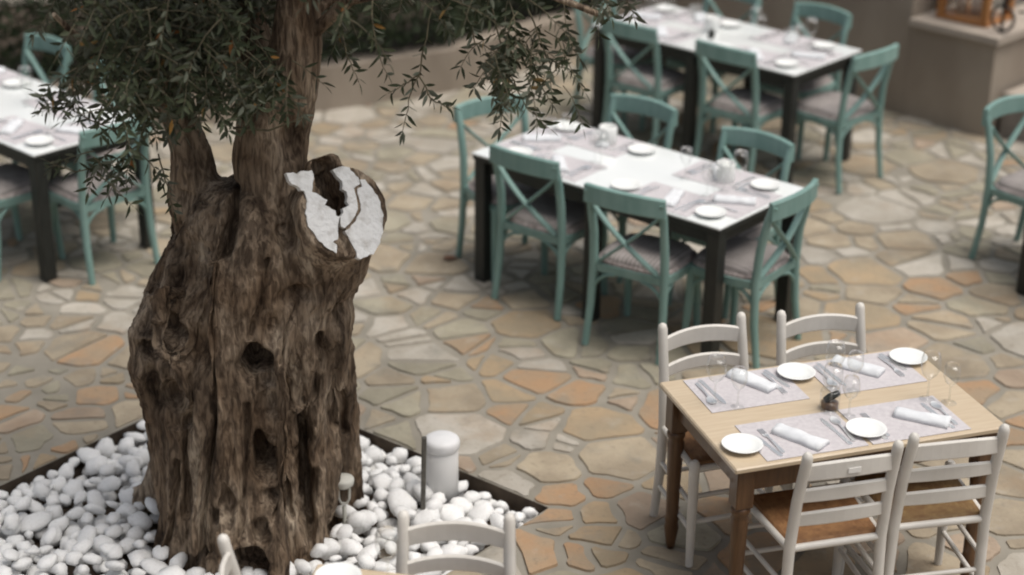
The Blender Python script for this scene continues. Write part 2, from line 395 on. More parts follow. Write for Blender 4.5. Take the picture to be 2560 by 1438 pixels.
for i, (x, y, r) in enumerate(seeds):
    near = sorted(((a - x) ** 2 + (b_ - y) ** 2, a, b_, q) for j, (a, b_, q) in enumerate(seeds) if j != i and abs(a - x) < 1 and abs(b_ - y) < 1)[:18]
    poly = [(x - .36, y - .36), (x + .36, y - .36), (x + .36, y + .36), (x - .36, y + .36)]
    inset = rng.uniform(.010, .017)
    for d2, a, b_, q in near:
        nx, ny = a - x, b_ - y; L = math.hypot(nx, ny)
        mid = (d2 + r * r - q * q) / (2 * L)
        nx /= L; ny /= L
        poly = clip(poly, nx, ny, nx * x + ny * y + mid - inset)
    u, v = bed_uv(x, y)
    o4 = [(-u, -EX, BK), (u - BS, EX, BC[2]), (-v, -EY, BK), (v - BS, EY, BC[2])]
    o4.sort(key=lambda t: -t[0]); dd, nn, pt = o4[0]
    if dd < .5: poly = clip(poly, -nn.x, -nn.y, -(nn.x * pt.x + nn.y * pt.y) - .002)
    if len(poly) < 3: continue
    # some cells are split across, as a mason fits two smaller slabs
    pieces = [poly]
    if rng.random() < .42:
        ang = rng.uniform(0, math.pi); nx, ny = math.cos(ang), math.sin(ang)
        gx_, gy_ = sum(p[0] for p in poly) / len(poly), sum(p[1] for p in poly) / len(poly); c = nx * gx_ + ny * gy_ + rng.uniform(-.03, .03); hj = rng.uniform(.009, .014)
        pieces = [clip(poly, nx, ny, c - hj), clip(poly, -nx, -ny, -(c + hj))]
    for poly in pieces:
        if len(poly) >= 3: finish_stone(poly)
def stone_geo(cen, out, z):
    n = len(out); tx, ty = rng.uniform(-.012, .012), rng.uniform(-.012, .012)
    vs = []
    for (k, zz) in ((1, -.03), (0, 0)):
        for p in out:
            d = p - cen
            q = d if k else d * (1 - .006 / max(.05, d.length))
            vs.append((q.x, q.y, z + zz + (tx * q.x + ty * q.y if zz > -.02 else 0)))
    fs = [tuple(range(n, 2 * n))]
    for L in (0,):
        for k in range(n):
            fs.append((L * n + k, L * n + (k + 1) % n, (L + 1) * n + (k + 1) % n, (L + 1) * n + k))
    return vs, fs
rank = []
for s in stones:
    ok, k = in_view((s[1].x, s[1].y, 0), 20)
    rank.append((s[0] * k ** 3 if ok else 0, s))
rank.sort(key=lambda t: -t[0])
mats_rest = list(stone_cols); rv, rf, rm = [], [], []
SPECIAL = [((.13, 7.36), 'stone_pale'), ((.22, 7.30), 'stone_pale'), ((-.55, 8.9), 'stone_pale'), ((-.72, 8.55), 'stone_pale'), ((-.5, 8.45), 'stone_pale'), ((-.34, 7.62), 'stone_orange'), ((-.1, 7.62), 'stone_orange'),
           ((.62, 8.0), 'stone_olive'), ((-.2, 8.28), 'stone_orange'), ((2.35, 9.25), 'stone_orange'), ((2.5, 8.6), 'stone_pale'), ((.22, 6.3), 'stone_orange'), ((-2.05, 7.05), 'stone_sand'), ((-1.9, 7.7), 'stone_orange'), ((-2.1, 8.3), 'stone_orange')]
for idx, (sv, (area, cen, out)) in enumerate(rank):
    z = rng.uniform(-.002, .004)
    kind = rng.choice(names)
    if (cen.y > 9.4 and rng.random() < .75) or (cen.y > 8.1 and cen.x < .7 and rng.random() < .75): kind = rng.choice(('stone_pale', 'stone_pale', 'stone_beige', 'stone_olive'))
    for sp, kk in SPECIAL:
        if (Vector(sp) - cen).length < .13: kind = kk
    vs, fs = stone_geo(cen, out, z)
    if idx < 298 and sv > 0:
        obj('flagstone', raw_mesh('flagstone', vs, fs, MT[kind]), pavement, (cen.x, cen.y, 0))
    else:
        o = len(rv); rv += [(v[0] + cen.x, v[1] + cen.y, v[2]) for v in vs]; rf += [tuple(i + o for i in f) for f in fs]; rm += [mats_rest.index(kind)] * len(fs)
me = raw_mesh('far_flagstones', rv, rf, [MT[k] for k in mats_rest]); me.polygons.foreach_set('material_index', rm)
stuff(obj('far_flagstones', me, pavement))

# ------------------------------------------------------------------ pebble bed
gx = 26
vs = []; fs = []
for i in range(gx + 1):
    for j in range(gx + 1):
        p = BK + EX * (BS * i / gx) + EY * (BS * j / gx)
        vs.append((p.x, p.y, -.105 + .012 * noise.noise((p.x * 6, p.y * 6, 3))))
for i in range(gx):
    for j in range(gx):
        a = i * (gx + 1) + j; fs.append((a, a + 1, a + gx + 2, a + gx + 1))
bed = obj('pebble_bed', raw_mesh('pebble_bed', vs, fs, MT['soil'], True)); struct(bed)
peb_meshes = []
prng = random.Random(3)
for k in range(14):
    bm = bmesh.new(); bmesh.ops.create_icosphere(bm, subdivisions=2, radius=1)
    sx, sy, sz = prng.uniform(1.0, 1.5), prng.uniform(.82, 1.05), prng.uniform(.5, .8); off = Vector((k * 3.1, k * 1.7, 0)); flats = [(Vector((prng.gauss(0, 1), prng.gauss(0, 1), prng.gauss(0, .8))).normalized(), prng.uniform(.62, .85)) for _ in range(5)]
    for v in bm.verts:
        for fd, fk in flats: v.co -= fd * max(0, v.co.dot(fd) - fk) * .85
        d = 1 + .26 * noise.noise(v.co * 1.1 + off) + .10 * noise.noise(v.co * 2.6 + off)
        v.co = Vector((v.co.x * sx, v.co.y * sy, v.co.z * sz)) * d
    me = bpy.data.meshes.new('pebble'); bm.to_mesh(me); bm.free(); me.materials.append(MT['pebble'])
    me.polygons.foreach_set('use_smooth', [True] * len(me.polygons)); peb_meshes.append(me)
peb = []
def trunk_hit(x, y, pad=0):
    return ((x + 1.12) / (.40 + pad)) ** 2 + ((y - 6.55) / (.37 + pad)) ** 2 < 1
for layer, (zc, rr, n) in enumerate(((-.075, (.034, .05), 5000), (-.03, (.036, .070), 12000))):
    mine = []
    for _ in range(n):
        u, v = prng.uniform(.04, BS - .04), prng.uniform(.04, BS - .04); p = BK + EX * u + EY * v
        r = prng.uniform(*rr) * (1 if prng.random() > .28 else .66)
        edge = min(u, v, BS - u, BS - v)
        if edge < r * 1.02 or trunk_hit(p.x, p.y): continue
        if layer and edge < .07 and prng.random() < .5: continue
        if all((p.x - a) ** 2 + (p.y - b_) ** 2 > (.80 * (r + q)) ** 2 for a, b_, z_, q, L in mine):
            z = zc + prng.uniform(-.012, .014) + (.045 if edge > .25 and layer else 0) * prng.random() + .02 * noise.noise((p.x * 3, p.y * 3, 0))
            mine.append((p.x, p.y, z, r, layer))
    peb += mine
for _ in range(70):   # a few lie on top of the others
    u, v = prng.uniform(.2, BS - .2), prng.uniform(.2, BS - .2); p = BK + EX * u + EY * v
    if not trunk_hit(p.x, p.y, .02): peb.append((p.x, p.y, prng.uniform(.02, .045), prng.uniform(.034, .048), 2))
def prank(p):
    ok, k = in_view((p[0], p[1], p[2]), 10)
    hid = (abs(p[0] + 1.12) < .42 and p[1] > 6.6)
    return (p[3] * k * (1 if p[4] else .3)) if ok and not hid else 0
peb.sort(key=lambda p: -prank(p))
gv, gf = [], []
for i, (x, y, z, r, L) in enumerate(peb):
    me = prng.choice(peb_meshes)
    rot = Matrix.Rotation(prng.uniform(0, 6.3), 4, 'Z') @ Matrix.Rotation(prng.uniform(-.5, .5), 4, 'X') @ Matrix.Rotation(prng.uniform(-.5, .5), 4, 'Y')
    T = Matrix.Translation((x, y, z)) @ rot @ Matrix.Scale(r, 4)
    if i < 298 and prank(peb[i]) > 0:
        o = obj('pebble', me, bed); o.matrix_world = T
    else:
        o = len(gv); gv += [tuple(T @ v.co) for v in me.vertices]; gf += [tuple(q + o for q in f.vertices) for f in me.polygons]
stuff(obj('lower_pebbles', raw_mesh('lower_pebbles', gv, gf, MT['pebble'], True), bed))

# ------------------------------------------------------------------ walls, steps, lantern
def wall_run(pts, th, h, mb, cap_h=0, over=0, z0=-.1):
    n = len(pts); P = [Vector(p) for p in pts]; L = []
    for i in range(n):
        d = (P[min(i + 1, n - 1)] - P[max(i - 1, 0)]).normalized(); nn = Vector((-d.y, d.x))
        L.append((P[i] - nn * over, P[i] + nn * (th + over)))
    vs = []
    for a, b_ in L: vs += [(a.x, a.y, z0), (a.x, a.y, h), (b_.x, b_.y, h), (b_.x, b_.y, z0)]
    fs = []
    for i in range(n - 1):
        for j in range(4): fs.append((i * 4 + j, i * 4 + (j + 1) % 4, (i + 1) * 4 + (j + 1) % 4, (i + 1) * 4 + j))
    fs += [(0, 1, 2, 3), tuple(range(4 * n - 1, 4 * n - 5, -1))]
    mb.add(vs, fs)
pw = thing('planter_wall', 'low curving beige rendered planter wall in front of the dark hedge', 'wall', (-2, 12, 0))
mb = MB(); wall_run(WALL_L, .2, .315, mb); o = mb.build('wall_body', MT['render'], pw, (2, -12, 0))
mb = MB(); 
vs = []; fs = []
for i, p in enumerate(WALL_L):
    vs += [(p[0] - .05, p[1] + .15, .27), (p[0] - .6, p[1] + 2.2, .30)]
    if i: fs.append((2 * i - 2, 2 * i, 2 * i + 1, 2 * i - 1))
mb.add(vs, fs); mb.build('planting_soil', MT['soil'], pw, (2, -12, 0))
NW = Vector((.705, .709))
def wp(t, n): q = WALL_R0 + WD * t + NW * n; return (q.x, q.y)
gw = thing('garden_wall', 'tall plain beige rendered wall behind the back table', 'wall', (*wp(1, .1), 0), 0)
off = (-wp(1, .1)[0], -wp(1, .1)[1], 0)
mb = MB(); wall_run([wp(-.3, 0), wp(2.19, 0)], .25, 1.75, mb); mb.build('wall_body', MT['render'], gw, off)
pr = thing('parapet', 'low beige parapet with a pale stone cap carrying the lantern', 'wall', (*wp(2.6, .1), 0))
off = (-wp(2.6, .1)[0], -wp(2.6, .1)[1], 0)
mb = MB(); wall_run([wp(2.193, 0), wp(WALL_END, 0)], .62, .66, mb); mb.build('wall_body', MT['render'], pr, off)
mb = MB(); wall_run([wp(2.197, 0), wp(WALL_END + .04, 0)], .62, .71, mb, over=.045, z0=.662); mb.build('cap_stone', MT['cap'], pr, off)

lx = wp(2.50, .30); LA = math.atan2(WD.y, WD.x)
la = thing('lantern', 'orange wooden lantern with pale candles standing on the parapet cap', 'lantern', (*lx, .711), LA)
mb = MB(); mb.box((.40, .36, .03), (0, 0, .016)); mb.build('base', MT['lantern_wood'], la)
for sx in (-1, 1):
    for sy in (-1, 1):
        mb = MB(); mb.box((.05, .05, .50), (sx * .172, sy * .152, .283)); mb.build('corner_post', MT['lantern_wood'], la)
mb = MB(); mb.box((.44, .40, .03), (0, 0, .55)); mb.lathe([(.2, .566), (.06, .68), (.03, .70), (0, .705)], 4, Matrix.Rotation(R(45), 4, 'Z'), False); mb.build('roof', MT['lantern_wood'], la)
for sx, sy, a in ((0, -1, 0), (0, 1, 0), (-1, 0, 90), (1, 0, 90)):
    mb = MB(); mb.box((.285 if a == 0 else .245, .004, .49), (0, 0, .283), .0005, Matrix.Translation((sx * .172, sy * .152, 0)) @ Matrix.Rotation(R(a), 4, 'Z')); mb.build('glass_pane', MT['glass'], la)
for dx, h in ((-.09, .16), (.0, .11), (.09, .14)):
    mb = MB(); mb.lathe([(.036, .032), (.036, .03 + h), (.03, .036 + h), (0, .034 + h)], 14, Matrix.Translation((dx, -.03 + .05 * (dx == 0), 0))); mb.build('candle', MT['candle'], la)

st = thing('stone_steps', 'grey stone steps climbing behind the low parapet at the right edge', 'steps', (*wp(3.2, .1), 0), LA)
for k in range(9):
    n0 = .0 if k < 2 else .535; x0 = .30 - .30 * k
    mb = MB(); mb.box((.294, 2.3 - n0, .14 * (k + 1) + .05), (x0 - .15, n0 + (2.3 - n0) / 2, (.14 * (k + 1) - .05) / 2), .012); mb.build('step', MT['step'], st)
    mb = MB(); mb.box((.32, 2.3 - n0, .03), (x0 - .14, n0 + (2.3 - n0) / 2, .14 * (k + 1) + .0155), .008); mb.build('tread', MT['cap'], st)
ir = thing('iron_railing', 'dark wrought iron railing with a ring scroll beside the steps', 'railing', (*wp(WALL_END - .03, .10), .711), LA)
mb = MB(); mb.tube([(0, 0, 0), (0, 0, .75)], .011, 8); mb.build('post', MT['iron'], ir)
mb = MB(); pts = [(.085 * math.cos(a) + .0, 0, .10 + .085 * math.sin(a)) for a in [i * math.pi / 10 for i in range(21)]]; mb.tube(pts, .011, 6, caps=False); mb.build('scroll', MT['iron'], ir)
mb = MB(); mb.tube([(0, 0, .19), (.06, .02, .27), (.16, .03, .25), (.17, .03, .17), (.1, .02, .16)], .01, 6); mb.build('scroll', MT['iron'], ir)
mb = MB(); mb.tube([(0, 0, .74), (.1, .6, .95), (.1, 1.4, 1.3)], .016, 8); mb.build('handrail', MT['iron'], ir)

# hedge
hg = thing('hedge', 'dense dark green hedge growing behind the low planter wall', 'hedge', (-1, 13, .3))
hr = random.Random(5); vs = []; fs = []
_seg = [(Vector(a), Vector(b_), (Vector(b_) - Vector(a)).length) for a, b_ in zip(WALL_L[:-1], WALL_L[1:])]
def wall_pt(t):
    t *= sum(q[2] for q in _seg)
    for a, b_, L in _seg:
        if t <= L: return a.lerp(b_, t / L)
        t -= L
    return _seg[-1][1].copy()
lens_pts = [(0, 0), (.5, .22), (1, 0), (.5, -.22)]
for _ in range(46000):
    t = hr.random(); p = wall_pt(t); dep = hr.random() ** 1.6 * .75; z = .31 + hr.random() * 1.15
    bul = .10 * noise.noise((p.x * 2.2, p.y * 2.2, z * 2.6)) + .07 * noise.noise((p.x * 6, p.y * 6, z * 6))
    q = Vector((p.x - .15 * (t > .7), p.y + .16 + dep + bul - .13 * (z > .4), z))
    s = hr.uniform(.035, .065); M = Matrix.Translation(q) @ Matrix.Rotation(hr.uniform(0, 6.28), 4, 'Z') @ Matrix.Rotation(hr.uniform(-1.3, 1.1), 4, 'Y') @ Matrix.Rotation(hr.uniform(-1, 1), 4, 'X')
    o = len(vs); vs += [tuple(M @ Vector((a * s, b_ * s, 0))) for a, b_ in lens_pts]; fs.append((o, o + 1, o + 2, o + 3))
stuff(obj('foliage', raw_mesh('foliage', vs, fs, MT['hedge']), hg, (1, -13, -.3)))
for k in range(9):
    p = wall_pt((k + .5) / 9); mb = MB(); mb.tube([(p.x, p.y + .55, .25), (p.x + hr.uniform(-.1, .1), p.y + .55, .9), (p.x + hr.uniform(-.15, .15), p.y + .5, 1.4)], [.03, .022, .01], 6)
    mb.build('stem', MT['twig'], hg, (1, -13, -.3))

# ------------------------------------------------------------------ olive tree
tree = thing('olive_tree', 'old gnarled olive tree with a white painted cut limb in the pebble bed', 'tree', (-1.12, 6.55, -.08))
TO = (1.12, -6.55, .08)
tm = MB()
rings = [(-.16, -1.12, .40, 6.58, .36), (0, -1.13, .36, 6.58, .35), (.144, -1.07, .35, 6.57, .36), (.336, -1.045, .345, 6.56, .36), (.52, -1.075, .37, 6.55, .37),
         (.615, -1.095, .40, 6.55, .38), (.8, -1.125, .43, 6.54, .39), (.886, -1.115, .43, 6.54, .39), (.974, -1.09, .415, 6.53, .38), (1.08, -1.065, .40, 6.53, .37),
         (1.15, -1.025, .40, 6.52, .36), (1.24, -1.0, .375, 6.52, .34), (1.32, -.99, .34, 6.52, .31), (1.41, -.98, .305, 6.52, .28), (1.49, -.98, .28, 6.52, .24), (1.56, -.97, .2, 6.52, .18)]
NA = 56; vs = []
for (z, cx, hw, cy, hd) in rings:
    for j in range(NA):
        a = 2 * math.pi * j / NA; tw = a + .25 * z
        k = 1 + .045 * math.cos(5 * tw + .6) + .035 * math.cos(9 * tw + 1.9 + z) + .02 * math.cos(14 * tw) - .03
        vs.append((cx + hw * k * math.cos(a), cy + hd * k * math.sin(a), z))
fs = [tuple(range(NA))[::-1], tuple(range((len(rings) - 1) * NA, len(rings) * NA))]
for i in range(len(rings) - 1):
    for j in range(NA): fs.append((i * NA + j, i * NA + (j + 1) % NA, (i + 1) * NA + (j + 1) % NA, (i + 1) * NA + j))
tm.add(vs, fs)
FC = Vector((-.631, 6.25, 1.546)); FN = Vector((.42076, -.78141, .46083)); FU = Vector((.88047, .4741, 0)); FV = Vector((-.21848, .40575, .88749))
tubes = [
 ([(-1.17, 6.6, 1.2), (-1.225, 6.6, 1.42), (-1.25, 6.6, 1.66), (-1.305, 6.62, 1.82), (-1.35, 6.65, 1.98), (-1.42, 6.7, 2.28), (-1.62, 6.85, 2.8), (-1.75, 7.0, 3.2)], [.17, .115, .088, .072, .082, .09, .06, .03]),
 ([(-.96, 6.52, 1.3), (-.93, 6.5, 1.45), (-.925, 6.5, 1.575), (-.935, 6.5, 1.66), (-.915, 6.5, 1.80), (-.85, 6.5, 1.98), (-.815, 6.5, 2.13), (-.80, 6.5, 2.29), (-.74, 6.45, 2.8), (-.62, 6.4, 3.3)], [.2, .17, .155, .145, .145, .118, .098, .08, .055, .03]),
 ([(-.95, 6.58, 1.6), (-.975, 6.6, 1.8), (-.985, 6.62, 1.98), (-1.03, 6.68, 2.2), (-1.12, 6.8, 2.6), (-1.1, 6.9, 3.1)], [.09, .085, .08, .07, .05, .025]),
 ([(-.92, 6.62, 1.02), (-.82, 6.5, 1.22), (-.72, 6.41, 1.43), tuple(FC - FN * .06), tuple(FC)], [.22, .225, .20, .182, .178]),
 ([(-1.3, 6.68, .5), (-1.42, 6.72, .16), (-1.56, 6.76, .0), (-1.68, 6.8, -.12)], [.22, .16, .10, .06]),
 ([(-.84, 6.62, .9), (-.81, 6.70, .55), (-.765, 6.75, .25), (-.74, 6.78, -.12)], [.17, .14, .12, .14]),
 ([(-1.05, 6.38, .75), (-1.05, 6.34, .4), (-1.07, 6.31, .12), (-1.08, 6.27, -.14)], [.2, .19, .18, .2]),
 ([(-1.25, 6.4, .6), (-1.31, 6.40, .3), (-1.35, 6.40, .1), (-1.38, 6.38, -.14)], [.18, .15, .12, .12]),
 ([(-.88, 6.40, .7), (-.86, 6.42, .3), (-.86, 6.40, .05), (-.86, 6.36, -.14)], [.14, .12, .11, .10]),
 ([(-1.38, 6.48, 1.12), (-1.425, 6.45, .95), (-1.435, 6.45, .8), (-1.38, 6.45, .6)], [.09, .12, .12, .1]),
 ([(-1.12, 6.23, 1.35), (-1.155, 6.18, 1.05), (-1.13, 6.16, .75), (-1.2, 6.17, .4), (-1.24, 6.2, .1)], [.045, .05, .045, .045, .05]),
 ([(-.86, 6.28, 1.2), (-.9, 6.2, .9), (-.88, 6.2, .6), (-.93, 6.18, .3), (-.95, 6.15, 0)], [.06, .06, .05, .055, .06]),
 ([(-1.33, 6.27, 1.2), (-1.36, 6.22, 1.0), (-1.28, 6.2, .9), (-1.24, 6.2, .8)], [.04, .035, .035, .04]),
 ([(-.70, 6.5, 1.2), (-.70, 6.42, .95), (-.72, 6.45, .7)], [.07, .07, .06]),
]
for P, r in tubes: tm.tube(P, r, 14)
# raised bark lip over the rotten hollow of the stub
lipM = Matrix(((FU.x, FV.x, FN.x, FC.x), (FU.y, FV.y, FN.y, FC.y), (FU.z, FV.z, FN.z, FC.z), (0, 0, 0, 1)))
tm.box((.13, .15, .12), (-.005, .15, -.04), .02, lipM @ Matrix.Rotation(.15, 4, 'Z'))
me = tm.mesh('trunk_raw', MT['bark']); tmp = bpy.data.objects.new('trunk_raw', me); COL.objects.link(tmp)
md = tmp.modifiers.new('r', 'REMESH'); md.mode = 'VOXEL'; md.voxel_size = .0085
md2 = tmp.modifiers.new('s', 'SMOOTH'); md2.iterations = 6; md2.factor = .5
bpy.context.view_layer.update()
tme = bpy.data.meshes.new_from_object(tmp.evaluated_get(bpy.context.evaluated_depsgraph_get()))
bpy.data.objects.remove(tmp)
dents = [(-.985, .93, .048, .075, .2), (-.978, .52, .036, .10, .18), (-.935, .35, .034, .08, .14), (-1.05, .06, .08, .07, .18), (-.92, .75, .06, .08, .07), (-.945, .84, .045, .05, .08), (-1.345, 1.03, .06, .055, .09), (-1.40, .93, .06, .035, .08),
         (-.85, 1.47, .04, .08, .1), (-.835, 1.77, .045, .085, .08), (-1.12, .3, .03, .1, .06), (-.815, .35, .034, .30, .2), (-1.33, .75, .05, .07, .08), (-1.42, .75, .04, .09, .06), (-1.0, .2, .03, .05, .06), (-.83, 1.2, .06, .035, .05),
         (-1.27, 1.22, .09, .16, .07), (-1.24, 1.0, .06, .12, .06), (-1.2, .25, .035, .22, .07)]
furrows = [([(-1.06, 1.56), (-1.08, 1.45), (-1.12, 1.25), (-1.13, 1.1), (-1.145, .93), (-1.15, .75), (-1.19, .5), (-1.22, .3), (-1.23, 0)], .020, .12),
           ([(-1.10, 1.45), (-1.17, 1.3), (-1.215, 1.15), (-1.21, .98), (-1.25, .8), (-1.3, .5), (-1.31, .2)], .016, .06),
           ([(-.74, 1.0), (-.75, .85), (-.765, .72), (-.79, .6)], .016, .06), ([(-.70, .8), (-.705, .6), (-.69, .4)], .014, .05),
           ([(-1.45, .95), (-1.36, .9), (-1.28, .98), (-1.25, 1.1)], .014, .045), ([(-1.42, 1.1), (-1.33, 1.0), (-1.3, .93)], .014, .04),
           ([(-.92, 1.35), (-.94, 1.2), (-.99, 1.05)], .012, .035), ([(-.8, 1.2), (-.86, 1.05), (-.88, .95)], .012, .035),
           ([(-1.02, .75), (-1.04, .55), (-1.05, .35), (-1.1, .15)], .012, .045), ([(-.9, .65), (-.89, .5), (-.87, .2)], .012, .04), ([(-1.34, .45), (-1.38, .2), (-1.42, 0)], .014, .05)]
def vnoise(P, seed=0):
    """smooth value noise in -1..1 for an (n,3) array"""
    P = np.asarray(P, float); I = np.floor(P).astype(np.int64); F = P - I; F = F * F * F * (F * (F * 6 - 15) + 10)
    def h(a, b_, c):
        k = (a * 374761393 + b_ * 668265263 + c * 2147483647 + seed * 974634777) & 0xFFFFFFFF
        k = ((k ^ (k >> 13)) * 1274126177) & 0xFFFFFFFF; k = ((k ^ (k >> 16)) * 2246822519) & 0xFFFFFFFF; k ^= k >> 15
        return (k & 0xFFFF) / 32767.5 - 1
    r = 0
    for dx in (0, 1):
        for dy in (0, 1):
            for dz in (0, 1):
                wt = (F[:, 0] if dx else 1 - F[:, 0]) * (F[:, 1] if dy else 1 - F[:, 1]) * (F[:, 2] if dz else 1 - F[:, 2])
                r = r + wt * h(I[:, 0] + dx, I[:, 1] + dy, I[:, 2] + dz)
    return r
def segd(X, Y, a, b_):
    dx, dy = b_[0] - a[0], b_[1] - a[1]; t = np.clip(((X - a[0]) * dx + (Y - a[1]) * dy) / (dx * dx + dy * dy), 0, 1)
    return np.hypot(X - a[0] - dx * t, Y - a[1] - dy * t)
hole = [(-.045, .175), (-.03, .12), (-.03, .08), (-.005, .05), (-.01, .0)]
wedge = [(-.022, -.06), (-.025, -.10), (-.018, -.15)]
nv = len(tme.vertices); P = np.empty(nv * 3); tme.vertices.foreach_get('co', P); P = P.reshape(-1, 3)
Nn = np.empty(nv * 3); tme.vertices.foreach_get('normal', Nn); Nn = Nn.reshape(-1, 3)
rel = P - np.array(FC); hh = rel @ np.array(FN); lu = rel @ np.array(FU); lv = rel @ np.array(FV)
onface = (hh > -.03) & (lu * lu + lv * lv < .05); flat = onface & (Nn @ np.array(FN) > .6)
wob = np.stack([vnoise(P * 4, 1), vnoise(P * 4, 2), np.zeros(nv)], 1) * .06
B = P + wob
amp = .35 + .65 * np.clip(.5 + 1.2 * vnoise(P * (3.2, 3.2, 2.2), 12), 0, 1)
d = .042 * vnoise(B * (4.2, 4.2, 1.9), 3) + .021 * amp * (.42 - np.abs(vnoise(B * (10, 10, 2.3), 4)) * 1.5) + .011 * amp * (.42 - np.abs(vnoise(B * (27, 27, 4.5), 5)) * 1.4) + .009 * amp * (.35 - np.abs(vnoise(B * (52, 52, 9), 6)) * 1.2) + .004 * vnoise(B * (95, 95, 30), 13) + .012 * vnoise(P * 9, 7)
d *= np.where(P[:, 2] > 1.52, .5, 1) * np.clip((2.5 - P[:, 2]) / .9, .3, 1)
near = np.linalg.norm(P - np.array(FC), axis=1); d *= np.clip((near - .16) / .22, .08, 1)
d = np.where(flat, .002 * vnoise(P * 40, 8), d)
push = np.zeros(nv); front = (Nn[:, 1] < .25) & (P[:, 2] < 1.95) & ~onface
w1 = .014 * vnoise(P * 25, 9); w2 = .014 * vnoise(P * 9, 10)
for x, z, rx, rz, dep in dents:
    if z > 1.4 and x > -.9: dep *= .6
    e = ((P[:, 0] - x + w1) / rx) ** 2 + ((P[:, 2] - z) / rz) ** 2; push = np.maximum(push, dep * np.exp(-e * e))
for pl, wd, dep in furrows:
    for k in range(len(pl) - 1): push = np.maximum(push, dep * np.exp(-(segd(P[:, 0] + w2, P[:, 2], pl[k], pl[k + 1]) / wd) ** 2))
push *= front
pd = np.stack([-Nn[:, 0] * .4, np.ones(nv), np.zeros(nv)], 1); pd /= np.linalg.norm(pd, axis=1)[:, None]
Q = P + Nn * d[:, None] + pd * push[:, None]
dh = np.min([segd(lu, lv, hole[k], hole[k + 1]) for k in range(len(hole) - 1)], 0) + .008 * vnoise(P * 60, 11)
inh = flat & (dh < .047); Q[inh] = P[inh] - np.array(FN) * (.17 * np.clip((.047 - dh[inh]) / .012, 0, 1))[:, None]
dw = np.min([segd(lu, lv, wedge[k], wedge[k + 1]) for k in range(2)], 0)
inw = flat & (dw < .016) & ~inh; Q[inw] = P[inw] - np.array(FN) * .03
hq = (Q - np.array(FC)) @ np.array(FN); lq = np.linalg.norm((Q - np.array(FC)) - hq[:, None] * np.array(FN), axis=1)
cut = (hq > 0) & (lq < .30) & ~((lu > -.08) & (lu < .07) & (lv > .17)); Q[cut] -= np.array(FN) * hq[cut][:, None]      # sawn flat
tme.vertices.foreach_set('co', Q.ravel()); print('trunk verts', nv)
tme.materials.clear(); tme.materials.append(MT['bark'])
tme.polygons.foreach_set('use_smooth', [True] * len(tme.polygons)); tme.update()
trunk = obj('trunk', tme, tree, TO)
# painted cut face: three plates of dried paint on the end of the stub, split by the crack and the hollow
plates = [[(-.179, .168), (-.156, .166), (-.142, .158), (-.114, .167), (-.085, .159), (-.089, .131), (-.102, .089), (-.077, .071), (-.056, .049), (-.064, .034), (-.042, .019), (-.03, -.006), (-.023, -.015), (-.033, -.039), (-.045, -.09), (-.068, -.098), (-.053, -.108), (-.06, -.137), (-.092, -.114), (-.124, -.064), (-.141, -.029), (-.143, .02), (-.129, .061), (-.131, .094), (-.155, .118), (-.177, .137)],
          [(-.012, .151), (.02, .158), (.052, .149), (.073, .109), (.076, .085), (.053, .075), (.055, .031), (.051, -.001), (.018, -.038), (-.011, -.056), (-.025, -.049), (-.02, -.014), (-.006, -.004), (-.005, .012), (.019, .021), (.02, .065), (.01, .079), (.014, .106), (0, .129)],
          [(.086, .101), (.101, .096), (.123, .06), (.137, .025), (.138, -.036), (.124, -.095), (.099, -.139), (.072, -.163), (.022, -.174), (.011, -.164), (.006, -.131), (-.006, -.088), (-.014, -.067), (-.006, -.065), (.026, -.045), (.061, -.006), (.065, .029), (.061, .07), (.084, .077)]]
for P in plates:
    # roughen outline
    Q = []
    for k in range(len(P)):
        a = Vector(P[k]) * 1.07; b_ = Vector(P[(k + 1) % len(P)]) * 1.07; n = max(1, int((b_ - a).length / .012))
        for i in range(n):
            q = a.lerp(b_, i / n); Q.append(q + Vector((noise.noise((q.x * 70, q.y * 70, 1)), noise.noise((q.x * 70, q.y * 70, 9)))) * .006)
    bm = bmesh.new()
    top = [bm.verts.new((q.x, q.y, .007 + .003 * noise.noise((q.x * 30, q.y * 30, 5)))) for q in Q]; f = bm.faces.new(top)
    r = bmesh.ops.extrude_face_region(bm, geom=[f]); 
    for v in [g for g in r['geom'] if isinstance(g, bmesh.types.BMVert)]: v.co.z = -.022
    bmesh.ops.triangulate(bm, faces=bm.faces); bmesh.ops.recalc_face_normals(bm, faces=bm.faces)
    me = bpy.data.meshes.new('painted_cut'); bm.to_mesh(me); bm.free(); me.materials.append(MT['cut_white'])
    me.transform(lipM); obj('painted_cut', me, tree, TO)

# leaves
def leaf_geo(M, L, W):
    pts = [(0, 0, 0), (.35 * L, W, .12 * W), (.35 * L, 0, -.25 * W), (.35 * L, -W, .12 * W), (.7 * L, .75 * W, .1 * W - .05 * L), (.7 * L, 0, -.2 * W - .05 * L), (.7 * L, -.75 * W, .1 * W - .05 * L), (L, 0, -.12 * L)]
    return [tuple(M @ Vector(p)) for p in pts], [(0, 2, 1), (0, 3, 2), (2, 5, 4, 1), (3, 6, 5, 2), (5, 7, 4), (6, 7, 5)]
lr = random.Random(21)
def frame(pos, x, up):
    x = x.normalized(); y = up.cross(x)
    if y.length < 1e-3: y = Vector((0, 1, 0)).cross(x)
    y.normalize(); z = x.cross(y)
    return Matrix(((x.x, y.x, z.x, pos.x), (x.y, y.y, z.y, pos.y), (x.z, y.z, z.z, pos.z), (0, 0, 0, 1)))
def twig_path(p, d, L, droop, n=9):
    P = [Vector(p)]; d = Vector(d).normalized()
    for i in range(n):
        d = (d + Vector((lr.uniform(-.16, .16), lr.uniform(-.16, .16), lr.uniform(-.14, .14) - droop))).normalized(); P.append(P[-1] + d * (L / n))
    return P
